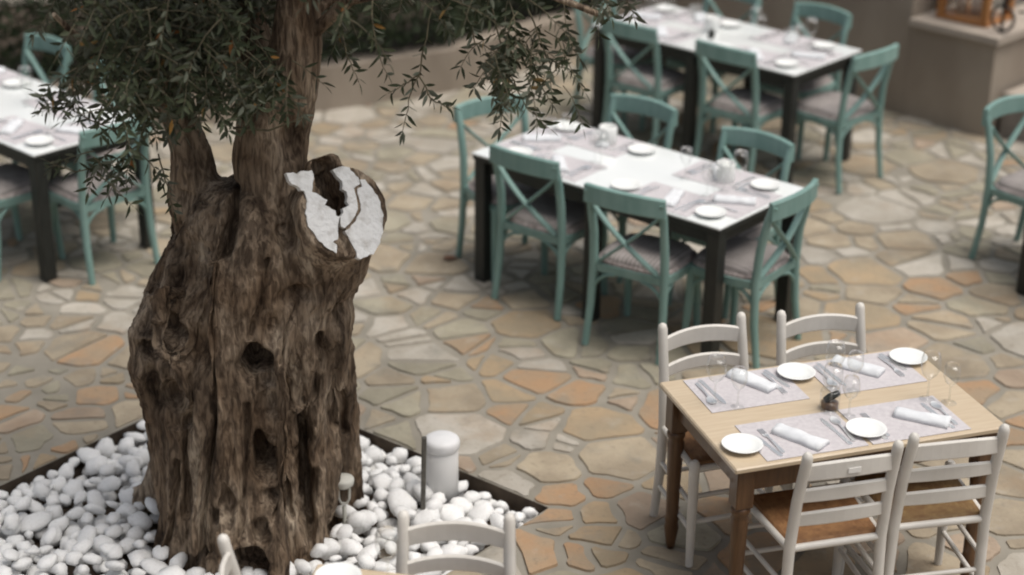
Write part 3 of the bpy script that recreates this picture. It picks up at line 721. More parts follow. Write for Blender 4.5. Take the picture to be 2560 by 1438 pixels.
def twig_leaves(P, spacing=.021, start=.05):
    """yield leaf frames along a twig in opposite pairs"""
    acc = 0; side = 0; tot = sum((P[i + 1] - P[i]).length for i in range(len(P) - 1)); s = start
    while s < tot:
        a = 0
        for i in range(len(P) - 1):
            L = (P[i + 1] - P[i]).length
            if a + L >= s: break
            a += L
        t = (P[i + 1] - P[i]).normalized(); pos = P[i].lerp(P[i + 1], min(1, (s - a) / max(L, 1e-6)))
        u = t.orthogonal().normalized(); u = Matrix.Rotation(side * 1.571 + lr.uniform(-.4, .4), 3, t) @ u
        for sg in (-1, 1):
            if lr.random() < .93:
                x = (t * lr.uniform(.45, .95) + u * sg).normalized()
                up = (t.cross(x).cross(x) * -1 + Vector((0, 0, .8)) + Vector((lr.uniform(-.5, .5), lr.uniform(-.5, .5), 0)))
                yield frame(pos, x, up), lr.uniform(.042, .066), lr.uniform(.006, .0090)
        side += 1; s += spacing * lr.uniform(.8, 1.3)
    t = (P[-1] - P[-2]).normalized(); yield frame(P[-1], t, Vector((.2, .2, 1))), .05, .006
FV_, FF_, FM_ = [], [], []; stems = MB()
def above_frame(p): return p.z > CAM_H - .252 * p.y
def add_twig(p, d, L, droop, rad=.0028):
    P = twig_path(p, d, L, droop)
    stems.tube(P, [rad * (1 - .6 * i / (len(P) - 1)) for i in range(len(P))], 4, caps=False)
    for M, l, w_ in twig_leaves(P, .024):
        vs, fs = leaf_geo(M, l, w_); o = len(FV_); FV_.extend(vs); FF_.extend([tuple(i + o for i in f) for f in fs])
        FM_.extend([1 if lr.random() < .018 else 0] * len(fs))
def rnd_dir(down=.3):
    a = lr.uniform(0, 6.28); return Vector((math.cos(a), math.sin(a), lr.uniform(-.9, .5) - down))
k = 0
while k < 400:   # left mass in front of and around the left stem
    x = lr.uniform(-1.52, -1.0); y = lr.uniform(5.95, 6.9); z = lr.uniform(1.99, 2.55)
    if x < -1.45 and z < 2.08 and lr.random() < .6: continue
    if x > -1.36 and y < 6.62 and z < 2.08: continue
    add_twig((x, y, z), rnd_dir(.2), lr.uniform(.15, .28), .07); k += 1
for _ in range(12):
    add_twig((lr.uniform(-1.52, -1.36), lr.uniform(6.0, 6.5), lr.uniform(1.74, 1.95)), rnd_dir(.3), lr.uniform(.12, .22), .10)
for _ in range(60):    # between and right of the stems
    add_twig((lr.uniform(-1.1, -.95), lr.uniform(6.1, 7.0), lr.uniform(2.06, 2.55)), rnd_dir(.2), lr.uniform(.15, .26), .1)
for _ in range(40):
    add_twig((lr.uniform(-.95, -.62), lr.uniform(6.55, 7.0), lr.uniform(2.05, 2.55)), rnd_dir(.2), lr.uniform(.15, .26), .1)
for _ in range(46):
    add_twig((lr.uniform(-1.3, -.78), lr.uniform(6.1, 6.4), lr.uniform(1.97, 2.16)), rnd_dir(.3), lr.uniform(.12, .2), .1)
for _ in range(70):   # fringe along the top of the frame
    x = lr.uniform(-.62, .36); add_twig((x, lr.uniform(5.9, 7.0), lr.uniform(2.34, 2.7)), rnd_dir(.1), lr.uniform(.18, .30), .09)
for _ in range(26):
    add_twig((lr.uniform(-.12, .2), lr.uniform(6.1, 6.5), lr.uniform(2.08, 2.24)), rnd_dir(.6), lr.uniform(.14, .24), .12)
n = 0
while n < 900:         # the crown itself, above the picture
    p = Vector((lr.gauss(-.85, .75), lr.gauss(6.6, .6), lr.uniform(2.3, 3.9)))
    if ((p.x + .85) / 1.7) ** 2 + ((p.y - 6.6) / 1.4) ** 2 + ((p.z - 3.0) / .95) ** 2 > 1 or not above_frame(p - Vector((0, 0, .25))): continue
    add_twig(p, rnd_dir(0), lr.uniform(.2, .36), .05); n += 1
me = raw_mesh('foliage', FV_, FF_, [MT['leaf'], MT['old_leaf']], True); me.polygons.foreach_set('material_index', FM_)
stuff(obj('foliage', me, tree, TO))
limbs = [([(-1.35, 6.65, 1.98), (-1.5, 6.4, 2.12), (-1.58, 6.25, 2.22), (-1.62, 6.15, 2.32)], .022), ([(-1.28, 6.62, 1.83), (-1.36, 6.35, 1.98), (-1.42, 6.15, 2.08)], .02), ([(-.82, 6.5, 2.1), (-.6, 6.4, 2.32), (-.25, 6.3, 2.42), (.1, 6.3, 2.38), (.3, 6.3, 2.3)], .028),
         ([(-.8, 6.5, 2.2), (-.5, 6.6, 2.4), (-.1, 6.8, 2.5)], .02), ([(-1.42, 6.7, 2.3), (-1.2, 6.3, 2.5), (-1.0, 6.0, 2.6)], .025), ([(-.74, 6.45, 2.75), (-.3, 6.4, 3.1), (.1, 6.4, 3.3)], .03), ([(-1.6, 6.85, 2.75), (-1.9, 6.6, 3.1), (-2.1, 6.5, 3.3)], .03), ([(-1.05, 6.4, 1.82), (-.9, 6.26, 1.86), (-.76, 6.24, 1.92)], .006)]
for P, r in limbs:
    mb = MB(); mb.tube(P, [r * (1 - .6 * i / (len(P) - 1)) for i in range(len(P))], 7); mb.build('limb', MT['twig'] if r < .015 else MT['bark'], tree, TO)
stems.build('twigs', MT['twig'], tree, TO)['kind'] = 'stuff'
# hanging sprays whose leaves can be told apart
leaf_me = []
for k in range(4):
    vs, fs = leaf_geo(Matrix.Identity(4), 1, (.12, .13, .14, .115)[k]); leaf_me.append(raw_mesh('leaf', vs, fs, MT['leaf'], True))
def spray(path, n_leaf):
    P = []
    V = [Vector(p) for p in path]
    for i in range(len(V) - 1):
        for t in range(4):
            P.append(V[i].lerp(V[i + 1], t / 4) + Vector((lr.uniform(-1, 1), lr.uniform(-1, 1), lr.uniform(-1, 1))) * .004)
    P.append(V[-1])
    mb = MB(); mb.tube(P, [.0036 - .0022 * i / (len(P) - 1) for i in range(len(P))], 5)
    sp = mb.build('hanging_spray', MT['twig'], tree, TO)
    tot = sum((P[i + 1] - P[i]).length for i in range(len(P) - 1))
    st_ = tot * .25
    for M, l, w_ in twig_leaves(P, max(.014, (tot - st_) / (n_leaf / 2)), st_):
        o = obj('leaf', lr.choice(leaf_me), sp); o.matrix_local = M @ Matrix.Scale(l, 4)
sprays = [([(-.30, 6.4, 2.3), (-.345, 6.32, 2.08), (-.385, 6.3, 1.97), (-.41, 6.28, 1.85)], 24), ([(-.35, 6.32, 2.06), (-.30, 6.3, 1.97), (-.235, 6.28, 1.95)], 16), ([(-.34, 6.33, 2.06), (-.40, 6.3, 2.03), (-.46, 6.28, 2.0)], 10),
          ([(-.08, 6.35, 2.3), (-.02, 6.3, 2.08), (.05, 6.28, 1.95), (.13, 6.26, 1.88)], 30), ([(-.02, 6.35, 2.25), (-.02, 6.3, 2.02), (-.05, 6.3, 1.86)], 26), ([(.05, 6.35, 2.3), (.12, 6.3, 2.14), (.19, 6.28, 2.10)], 18), ([(-.2, 6.35, 2.35), (-.14, 6.3, 2.19), (-.02, 6.28, 2.14), (.06, 6.26, 2.12)], 22), ([(.02, 6.33, 2.2), (.10, 6.3, 2.03), (.14, 6.3, 1.96)], 18),
          ([(-1.45, 6.2, 1.88), (-1.52, 6.15, 1.93), (-1.62, 6.12, 2.0), (-1.70, 6.1, 2.05)], 20), ([(-1.38, 6.25, 1.8), (-1.5, 6.2, 1.74), (-1.60, 6.15, 1.73), (-1.68, 6.1, 1.79)], 22), ([(-1.32, 6.3, 1.75), (-1.29, 6.28, 1.62), (-1.27, 6.26, 1.54)], 16), ([(-.64, 6.3, 2.28), (-.6, 6.25, 2.15), (-.56, 6.22, 2.06)], 16), ([(-1.42, 6.22, 1.8), (-1.45, 6.2, 1.7), (-1.50, 6.18, 1.62)], 18), ([(-.52, 6.3, 2.3), (-.5, 6.26, 2.18), (-.46, 6.24, 2.09)], 14)]
for P, n in sprays: spray(P, n)

# ------------------------------------------------------------------ cross-back chairs
def arc(c, r, a0, a1, n=6): return [(c + r * math.cos(a0 + (a1 - a0) * i / n), c + r * math.sin(a0 + (a1 - a0) * i / n)) for i in range(n + 1)]
def make_cross_chair(name, label, group):
    t = thing(name, label, 'chair', group=group)
    M = MT['teal']
    for s in (-1, 1):
        mb = MB(); mb.tube([(s * .215, -.045, 0), (s * .208, -.012, .22), (s * .202, 0, .44), (s * .20, -.012, .62), (s * .203, -.045, .78), (s * .206, -.075, .872)], [.0185, .0205, .023, .022, .021, .020], 10); mb.build('rear_leg', M, t)
        mb = MB(); mb.tube([(s * .208, .392, 0), (s * .200, .375, .25), (s * .196, .37, .435)], [.0175, .0215, .024], 10); mb.build('front_leg', M, t)
        x0 = s * .188; pts = []
        for i in range(9):
            k = i / 8; pts.append((x0 * (1 - k) + -s * .168 * k, -.050 - .020 * math.sin(math.pi * k) + .045 * k + (.007 if s > 0 else -.007), .79 - .325 * k ** .92))
        mb = MB(); mb.tube(pts, .0155, 8, flat=(.6, 1.25)); mb.build('cross_bar', M, t)
    pts = []; 
    for i in range(13):
        x = -.222 + .444 * i / 12; pts.append((x, -.066 - .045 * (1 - (x / .222) ** 2), .843))
    mb = MB(); mb.ribbon(pts, .098, .030, arch=[.012 * (1 - ((i - 6) / 6) ** 2) for i in range(13)]); mb.build('top_rail', M, t)
    ol = [(-.205, -.01), (.205, -.01), (.222, .12), (.226, .28), (.21, .38), (.15, .415), (-.15, .415), (-.21, .38), (-.226, .28), (-.222, .12)]
    def plate(ol, z0, z1, bev, smooth=False):
        n = len(ol); cx = sum(p[0] for p in ol) / n; cy = sum(p[1] for p in ol) / n; vs = []
        for z, k in ((z0, 1 - bev), (z0 + bev * .1, 1), (z1 - bev * .1, 1), (z1, 1 - bev)):
            for x, y in ol: vs.append((cx + (x - cx) * k, cy + (y - cy) * k, z))
        fs = [tuple(range(n))[::-1], tuple(range(3 * n, 4 * n))]
        for L in range(3):
            for j in range(n): fs.append((L * n + j, L * n + (j + 1) % n, (L + 1) * n + (j + 1) % n, (L + 1) * n + j))
        return MB().add(vs, fs, smooth)
    plate(ol, .405, .452, .03).build('seat', M, t)
    # cushion: puffed pad with a frilled edge
    cu = []; n = 28
    co = []
    for j in range(n):
        a = 2 * math.pi * j / n; ca, sa = math.cos(a), math.sin(a); k = (abs(ca) ** 4.5 + abs(sa) ** 4.5) ** (-1 / 4.5)
        co.append((.205 * k * ca, .20 + .195 * k * sa))
    vs = []
    for kk, z in ((.93, .454), (1, .462), (1.0, .474), (.95, .492), (.8, .503), (.55, .507), (.25, .508)):
        for j, (x, y) in enumerate(co):
            q = Vector((x * kk, .20 + (y - .20) * kk, z)); dip = .010 * (1 if kk < .3 else 0)
            vs.append((q.x, q.y, q.z + .003 * noise.noise((x * 22, y * 22, kk * 5)) - dip))
    fs = [tuple(range(n))[::-1], tuple(range(6 * n, 7 * n))]
    for L in range(6):
        for j in range(n): fs.append((L * n + j, L * n + (j + 1) % n, (L + 1) * n + (j + 1) % n, (L + 1) * n + j))
    cush = MB().add(vs, fs, True).build('seat_cushion', MT['cushion'], t)
    mb = MB(); nn = 64; v2 = []; f2 = []
    for j in range(nn):
        a = 2 * math.pi * j / nn; ca, sa = math.cos(a), math.sin(a); k = (abs(ca) ** 4.5 + abs(sa) ** 4.5) ** (-1 / 4.5); wv = .006 * (-1) ** j
        for kk, z in ((1.0, .472), (1.05, .466), (1.04, .448)):
            v2.append(((.205 * k * ca) * (kk + wv), .20 + .195 * k * sa * (kk + wv), z))
    for j in range(nn):
        b_ = (j + 1) % nn
        for i in range(2): f2.append((j * 3 + i, b_ * 3 + i, b_ * 3 + i + 1, j * 3 + i + 1))
    mb.add(v2, f2, True); mb.build('frill', MT['cushion_trim'], cush)
    # bentwood brackets below the seat
    rl, fl = [(-.204, -.005), (.204, -.005)], [(-.198, .372), (.198, .372)]
    def bracket(a, b_):
        a = Vector((*a, 0)); b_ = Vector((*b_, 0)); d = (b_ - a).normalized()
        P = [a + d * (.13 * (1 - math.cos(u))) + Vector((0, 0, .27 + .135 * math.sin(u))) for u in [i * math.pi / 12 for i in range(7)]]
        mb = MB(); mb.tube(P, .010, 6); mb.build('bracket', M, t)
    for a, b_ in ((rl[0], rl[1]), (rl[1], rl[0]), (rl[0], fl[0]), (fl[0], rl[0]), (rl[1], fl[1]), (fl[1], rl[1]), (fl[0], fl[1]), (fl[1], fl[0])): bracket(a, b_)
    return t
# tables' own frames: origin at the near corner of the top, a = along the long side, w = across it
class TF:
    def __init__(s, ox, oy, a, w): s.o = Vector((ox, oy)); s.a = Vector(a).normalized(); s.w = Vector(w).normalized()
    def p(s, i, j, z=0): q = s.o + s.a * i + s.w * j; return (q.x, q.y, z)
    def ang(s, i, j): q = s.a * i + s.w * j; return math.atan2(q.y, q.x)
tM = TF(1.006, 8.090, (-.7552, .6555), (.6555, .7552))
tT = TF(1.7255, 10.631, (-.7402, .6724), (.6724, .7402))
tL = TF(-2.565, 9.044, (-.7314, .6820), (.6820, .7314))
tR = TF(2.765, 9.06, (.643, -.766), (.766, .643))
tW = TF(.825, 5.737, (.9502, .3117), (-.3117, .9502))
tB = TF(-.779, 4.359, (.9816, -.1908), (.1908, .9816)); tC = TF(-.638, 4.345, (.9994, -.035), (.035, .9994))
LM, WM, LW, WW = 1.63, .763, 1.144, .740
G = 'turquoise cross-back chairs around the white tables'
# (table, along, across, facing (i,j), extra turn degrees, label); the point is the middle of the top rail
XC = [
 (tM, 1.147, -.149, (0, 1), 2.5, 'turquoise cross-back chair, left one on the near side of the middle table'),
 (tM, .418, -.237, (0, 1), 9, 'turquoise cross-back chair, right one on the near side of the middle table'),
 (tM, -.208, .361, (1, 0), 4, 'turquoise cross-back chair at the right end of the middle table'),
 (tM, 1.218, 1.003, (0, -1), 2, 'turquoise cross-back chair, left one on the far side of the middle table'),
 (tM, .42, .955, (0, -1), 1.5, 'turquoise cross-back chair, right one on the far side of the middle table'),
 (tM, 1.882, .418, (-1, 0), -24, 'turquoise cross-back chair at the left end of the middle table, behind hanging olive leaves'),
 (tT, 1.157, -.22, (0, 1), 1, 'turquoise cross-back chair, left one on the near side of the back table'),
 (tT, .388, -.217, (0, 1), 1, 'turquoise cross-back chair, right one on the near side of the back table'),
 (tT, -.35, .38, (1, 0), -4.5, 'turquoise cross-back chair pulled out at the right end of the back table'),
 (tT, .463, 1.016, (0, -1), -1, 'turquoise cross-back chair, right one on the far side of the back table'),
 (tT, 1.2, 1.03, (0, -1), 1, 'turquoise cross-back chair, left one on the far side of the back table'),
 (tT, 1.98, .38, (-1, 0), 3, 'turquoise cross-back chair at the left end of the back table'),
 (tL, 1.39, 1.046, (0, -1), 2, 'turquoise cross-back chair, left one on the far side of the left table'),
 (tL, .62, 1.03, (0, -1), -2, 'turquoise cross-back chair half hidden by olive leaves, far side of left table'),
 (tL, -.25, .38, (1, 0), -2, 'turquoise cross-back chair at the right end of the left table, beside the trunk'),
 (tL, .43, -.23, (0, 1), 2, 'turquoise cross-back chair cut by the left edge of the picture'),
 (tR, -.49, .43, (1, 0), 0, 'turquoise cross-back chair cut by the right edge of the picture'),
]
proto = None
for k, (tf, i, j, fd, turn, lab) in enumerate(XC):
    sgn = {(0, 1): tf.w, (0, -1): -tf.w, (1, 0): tf.a, (-1, 0): -tf.a}[fd]
    an = math.atan2(sgn.y, sgn.x) - math.pi / 2 + R(turn)
    if abs(turn) == 24: an = R(-62) - math.pi / 2 + math.pi / 2 - R(90) + R(0)
    q = tf.p(i, j); fx, fy = -math.sin(an), math.cos(an)
    loc = (q[0] + fx * .095, q[1] + fy * .095, 0.002)
    if proto is None:
        proto = make_cross_chair('cross_back_chair', lab, G); proto.location = loc; proto.rotation_euler = (0, 0, an)
    else: dup(proto, loc, an, lab)

# ------------------------------------------------------------------ ladder-back chairs
def make_ladder_chair(rush):
    t = thing('ladder_back_chair', '-', 'chair', group='white ladder-back chairs with rush seats')
    M = MT['white_paint']
    for s in (-1, 1):
        pth = [(s * .195, -.03, 0), (s * .19, 0, .22), (s * .185, .005, .45), (s * .182, -.02, .66), (s * .178, -.062, .845)]
        mb = MB(); mb.tube(pth + [(s * .178, -.066, .868), (s * .178, -.068, .882), (s * .178, -.069, .888)], [.018, .0205, .022, .0215, .0205, .0205, .016, .007], 10); mb.build('rear_leg', M, t)
        mb = MB(); mb.tube([(s * .215, .385, 0), (s * .213, .38, .2), (s * .212, .378, .44), (s * .212, .378, .475), (s * .212, .378, .485)], [.016, .020, .022, .021, .012], 10); mb.build('front_leg', M, t)
        for z in (.16, .28):
            mb = MB(); mb.tube([(s * .19, .0, z), (s * .213, .378, z)], .0105, 8); mb.build('stretcher', M, t)
        mb = MB(); mb.tube([(s * .186, .005, .445), (s * .212, .378, .445)], .015, 8); mb.build('seat_rail', M, t)
    for z in (.20, .32):
        mb = MB(); mb.tube([(-.213, .378, z), (.213, .378, z)], .0105, 8); mb.build('stretcher', M, t)
    mb = MB(); mb.tube([(-.19, .0, .22), (.19, .0, .22)], .0105, 8); mb.build('stretcher', M, t)
    for y, x in ((.005, .185), (.378, .212)):
        mb = MB(); mb.tube([(-x, y, .445), (x, y, .445)], .015, 8); mb.build('seat_rail', M, t)
    for z, h, y in ((.795, .070, -.050), (.685, .056, -.026), (.575, .056, -.008)):
        pts = []; ar = []
        for i in range(11):
            x = -.172 + .344 * i / 10; k = 1 - (x / .172) ** 2; pts.append((x, y - .028 * k, z)); ar.append(.018 * k)
        mb = MB(); mb.ribbon(pts, h, .017, arch=ar); mb.build('back_slat', M, t)
    # rush seat: four woven triangles, ridged towards the middle
    C4 = [(-.182, .006), (.182, .006), (.209, .376), (-.209, .376)]; cx, cy = 0, .19; vs = []; fs = []; N = 17
    for k in range(N + 1):
        f = 1 - k / N * .97
        z = .460 + .010 * (k % 2) - .016 * (1 - f) ** 2
        if k == 0: z = .438
        for e in range(4):
            a = Vector(C4[e]); b_ = Vector(C4[(e + 1) % 4])
            for q in range(5):
                p = a.lerp(b_, q / 5); vs.append((cx + (p.x - cx) * f, cy + (p.y - cy) * f, z + .001 * noise.noise((p.x * 90, p.y * 90, k))))
    for k in range(N):
        for q in range(20): fs.append((k * 20 + q, k * 20 + (q + 1) % 20, (k + 1) * 20 + (q + 1) % 20, (k + 1) * 20 + q))
    fs.append(tuple(range(N * 20, N * 20 + 20))); fs.append(tuple(range(20))[::-1])
    MB().add(vs, fs, True).build('rush_seat', rush, t)
    return t
lc1 = make_ladder_chair(MT['rush']); lc2 = make_ladder_chair(MT['rush_olive'])
LC = [(lc1, tW, .366, -.194, (0, 1), -2.5, 'white ladder-back chair with orange-brown rush seat and small tag, near left of wooden table'),
      (lc2, tW, .804, -.187, (0, 1), -6, 'white ladder-back chair with olive-brown rush seat, near right of wooden table'),
      (lc1, tW, .285, .979, (0, -1), 1, 'white ladder-back chair behind the wooden table, between turquoise chair legs'),
      (lc2, tW, .81, .937, (0, -1), -4, 'white ladder-back chair behind the wooden table, nearer the right edge'),
      (lc1, tC, .43, .855, (0, -1), 0, 'white ladder-back chair at the bottom in front of the white pebbles'),
      (lc2, tC, -.285, .50, (1, 0), 12, 'white ladder-back chair at the trunk foot, mostly below the picture')]
used = set()
for (pt, tf, i, j, fd, turn, lab) in LC:
    sgn = {(0, 1): tf.w, (0, -1): -tf.w, (1, 0): tf.a, (-1, 0): -tf.a}[fd]
    an = math.atan2(sgn.y, sgn.x) - math.pi / 2 + R(turn); q = tf.p(i, j); fx, fy = -math.sin(an), math.cos(an)
    loc = (q[0] + fx * .066, q[1] + fy * .066, .002)
    if pt in used: o = dup(pt, loc, an, lab)
    else: used.add(pt); pt.location = loc; pt.rotation_euler = (0, 0, an); pt['label'] = lab; o = pt
    o['_n'] = 0; del o['_n']
mb = MB(); mb.box((.05, .003, .022), (.0, -.0905, .805), .0008); mb.build('tag', MT['tag'], lc1)
for c in [o for o in lc1.children]: pass

# ------------------------------------------------------------------ tables
def white_table(tf, L, W, label, legs=6):
    cxy = tf.p(L / 2, W / 2); t = thing('white_topped_table', label, 'table', cxy, math.atan2(tf.a.y, tf.a.x), 'white-topped dining tables')
    mb = MB(); mb.box((L, W, .012), (0, 0, .744), .004); mb.build('white_top', MT['white_top'], t)
    mb = MB(); mb.box((L - .006, W - .006, .026), (0, 0, .7245), .003); mb.build('top_frame', MT['black_wood'], t)
    for s in (-1, 1):
        mb = MB(); mb.box((L - .15, .022, .075), (0, s * (W / 2 - .055), .673)); mb.build('apron', MT['black_wood'], t)
        mb = MB(); mb.box((.022, W - .15, .075), (s * (L / 2 - .055), 0, .673)); mb.build('apron', MT['black_wood'], t)
    xs = (-1, 0, 1) if legs == 6 else (-1, 1)
    for sx in xs:
        for sy in (-1, 1):
            mb = MB(); mb.box((.072, .072, .711), (sx * (L / 2 - .045), sy * (W / 2 - .045), .3555 + .0005), .004); mb.build('leg', MT['black_wood'], t)
    return t
white_table(tM, LM, WM, 'long white-topped table with black legs in the middle of the terrace')
white_table(tT, LM, WM, 'long white-topped table with black legs at the back by the beige wall')
white_table(tL, 1.95, WM, 'long white-topped table with black legs at the left behind the trunk')
white_table(tR, 1.63, WM, 'white-topped table with black legs cut by the right edge')
def wood_table(tf, L, W, label):
    cxy = tf.p(L / 2, W / 2); t = thing('wooden_table', label, 'table', cxy, math.atan2(tf.a.y, tf.a.x), 'pale wooden dining tables')
    mb = MB(); mb.box((L, W, .024), (0, 0, .738), .006); mb.build('tabletop', MT['oak_top'], t)
    for s in (-1, 1):
        mb = MB(); mb.box((L - .16, .022, .105), (0, s * (W / 2 - .06), .673), .002); mb.build('apron', MT['oak_dark'], t)
        mb = MB(); mb.box((.022, W - .16, .105), (s * (L / 2 - .06), 0, .673), .002); mb.build('apron', MT['oak_dark'], t)
        for sy in (-1, 1):
            T = Matrix.Translation((s * (L / 2 - .06), sy * (W / 2 - .06), 0))
            mb = MB(); mb.box((.072, .072, .17), (0, 0, .6405), .004, T)
            mb.lathe([(.015, 0), (.020, .02), (.024, .05), (.031, .10), (.026, .125), (.030, .14), (.026, .155), (.028, .30), (.033, .46), (.036, .50), (.030, .515), (.038, .53), (.038, .545), (.032, .556)], 14, T); mb.build('leg', MT['oak_dark'], t)
    return t
wood_table(tW, LW, WW, 'pale varnished wooden table with turned brown legs, laid for four')
wood_table(tB, LW, WW, 'pale wooden table just entering the bottom edge of the picture')

# ------------------------------------------------------------------ tableware
def plate_mesh(r=.078):
    p = [(0, 0), (r * .55, .0), (r * .58, .003), (r * .8, .010), (r, .016), (r, .0185), (r * .97, .0185), (r * .78, .0125), (r * .6, .007), (r * .3, .0062), (0, .006)]
    return MB().lathe(p, 32).mesh('plate', MT['porcelain'])
def cutlery(kind):
    mb = MB(); t = .0024
    def strip(prof, z=None):
        n = len(prof); vs = []; fs = []
        for k, (y, w_) in enumerate(prof):
            zz = (z[k] if z else 0)
            vs += [(-w_, y, zz), (w_, y, zz), (w_, y, zz + t), (-w_, y, zz + t)]
        for k in range(n - 1):
            for j in range(4): fs.append((k * 4 + j, k * 4 + (j + 1) % 4, (k + 1) * 4 + (j + 1) % 4, (k + 1) * 4 + j))
        fs += [(0, 1, 2, 3), (4 * n - 1, 4 * n - 2, 4 * n - 3, 4 * n - 4)]
        mb.add(vs, fs)
    if kind == 'fork':
        strip([(-.095, .004), (-.09, .0085), (-.06, .0075), (0, .0035), (.03, .004), (.045, .011), (.055, .012)], [.001, .001, .002, .005, .004, .001, .001])
        for x in (-.0095, -.0032, .0032, .0095):
            T = Matrix.Translation((x, 0, 0)); vs = []
            mb.box((.0034, .046, .0022), (x, .078, .003), .0006)
    elif kind == 'spoon':
        strip([(-.095, .004), (-.09, .0085), (-.06, .0075), (0, .0035), (.035, .004), (.045, .012), (.06, .018), (.075, .019), (.09, .014), (.098, .005)], [.001, .001, .002, .005, .005, .003, .001, .001, .003, .005])
    else:
        L = 1.0 if kind == 'knife' else .78
        strip([(-.11 * L, .005), (-.105 * L, .009), (-.03 * L, .0085), (-.01 * L, .006), (.0, .0085), (.07 * L, .0105), (.10 * L, .007), (.112 * L, .002)])
    return mb.mesh(kind, MT['steel'])
def napkin_mesh(sd=0):
    vs = []; fs = []; n = 14; m_ = 9
    for i in range(n + 1):
        x = -.105 + .21 * i / n
        for j in range(m_):
            a = math.pi * j / (m_ - 1); w_ = .036 + .006 * noise.noise((x * 14, j, sd * 3.7)) + .006 * (i / n)
            vs.append((x + .004 * noise.noise((j * 1.3, x * 9, 3)), -w_ * math.cos(a), (.0005 if 0 < j < m_ - 1 else .0005) + (.026 + .012 * noise.noise((x * 18, j * .6, 7 + sd * 5.1))) * math.sin(a) ** .7))
    for i in range(n):
        for j in range(m_ - 1): fs.append((i * m_ + j, i * m_ + j + 1, (i + 1) * m_ + j + 1, (i + 1) * m_ + j))
    fs += [tuple(range(m_))[::-1], tuple(range(n * m_, (n + 1) * m_))]
    for i in range(n): fs.append((i * m_, (i + 1) * m_, (i + 1) * m_ + m_ - 1, i * m_ + m_ - 1))
    return MB().add(vs, fs, True).mesh('napkin', MT['napkin'])
def glass_mesh(k, h=.20):
    s = k
    pr = [(.034 * s, .0015), (.012, .006), (.0042, .012), (.0038, .085 * h / .2), (.008, .092 * h / .2), (.026 * s, .112 * h / .2), (.036 * s, .14 * h / .2), (.035 * s, .17 * h / .2), (.030 * s, h), (.0295 * s, h)]
    return MB().lathe(pr[:-1] + [(.0293 * s, h - .001)], 20, cap=False).mesh('wine_glass', MT['glass'])
def tumbler_mesh():
    return MB().lathe([(0, 0), (.028, 0), (.036, .09), (.0345, .09), (.0265, .005), (0, .005)], 20).mesh('tumbler', MT['glass'])
def cup_mesh():
    return MB().lathe([(0, 0), (.044, 0), (.050, .006), (.051, .098), (.047, .106), (.044, .100), (.044, .06), (0, .058)], 20).mesh('candle_cup', MT['porcelain'])
ME = {'plate': plate_mesh(), 'dinner_plate': plate_mesh(.10), 'fork': cutlery('fork'), 'spoon': cutlery('spoon'), 'knife': cutlery('knife'), 'bread_knife': cutlery('bread_knife'), 'napkin': napkin_mesh(), 'napkin_b': napkin_mesh(1), 'napkin_c': napkin_mesh(2), 'napkin_d': napkin_mesh(3),
      'big': glass_mesh(1.1, .205), 'small': glass_mesh(.92, .17), 'tumbler': tumbler_mesh(), 'cup': cup_mesh(),
      'mat': MB().box((.42, .29, .003), (0, 0, .0015), .001).mesh('placemat', MT['placemat'])}
TZ = .7505
class Seat:
    """a place at a table: origin on the table edge, x to the sitter's right, y into the table"""
    def __init__(s, tf, side, pos, W, L, where):
        s.where = where
        if side == 'near': s.o, s.x, s.y = tf.p(pos, 0), tf.a, tf.w
        if side == 'far': s.o, s.x, s.y = tf.p(pos, W), -tf.a, -tf.w
        if side == 'lo': s.o, s.x, s.y = tf.p(0, pos), -tf.w, tf.a
        if side == 'hi': s.o, s.x, s.y = tf.p(L, pos), tf.w, -tf.a
        # keep a right-handed frame whichever way the table's axes run
        if s.x.x * s.y.y - s.x.y * s.y.x < 0: s.x = -s.x
        s.ang = math.atan2(s.x.y, s.x.x)
    def put(s, name, me, x, y, turn, label, cat, group, dz=0):
        p = Vector((s.o[0], s.o[1])) + s.x * x + s.y * y
        return tag(obj(name, me, None, (p.x, p.y, TZ + dz), s.ang + R(turn)), f'{label} {s.where}', cat, group)
ww = 'of the wooden table'
places = [('near', .366, 'at the near left place ' + ww), ('near', .804, 'at the near right place ' + ww), ('far', .285, 'at the far left place ' + ww), ('far', .81, 'at the far right place ' + ww)]
NAP = [((-.04, .137), -58), ((.046, .143), -42), ((-.068, .118), -62), ((-.01, .13), -52)]
PLT = [(-.276, .142), (-.209, .118), (-.268, .109), (-.249, .117)]
GLS = [((.17, .30), (.225, .25)), ((.15, .285), (.218, .236)), ((.15, .24), (.075, .293)), ((.17, .26), (.10, .30))]
for (side, pos, where), (np_, na), pp, gl in zip(places, NAP, PLT, GLS):
    s = Seat(tW, side, pos, WW, LW, where)
    s.put('placemat', ME['mat'], -.02, .165, 0, 'purple-grey woven placemat', 'placemat', 'placemats')
    s.put('napkin', ME[lr.choice(('napkin', 'napkin_b', 'napkin_c', 'napkin_d'))], *np_, na, 'rolled white linen napkin', 'napkin', 'rolled napkins', .0035)
    s.put('side_plate', ME['plate'], *pp, 0, 'white side plate', 'plate', 'side plates', .0035)
    s.put('dinner_fork', ME['fork'], -.150, .15, 2, 'steel dinner fork', 'fork', 'forks', .0035)
    s.put('butter_knife', ME['bread_knife'], -.178, .12, 10, 'short steel butter knife', 'knife', 'butter knives', .0035)
    s.put('dinner_knife', ME['knife'], .118, .15, 4, 'steel dinner knife', 'knife', 'dinner knives', .0035)
    s.put('soup_spoon', ME['spoon'], .152, .155, -2, 'steel soup spoon', 'spoon', 'soup spoons', .0035)
    s.put('wine_glass', ME['big'], *gl[0], 0, 'taller stemmed wine glass', 'wine glass', 'wine glasses', .0005)
    s.put('wine_glass', ME['small'], *gl[1], 0, 'shorter stemmed wine glass', 'wine glass', 'wine glasses', .0005)
q = tW.p(.551, .335, TZ)
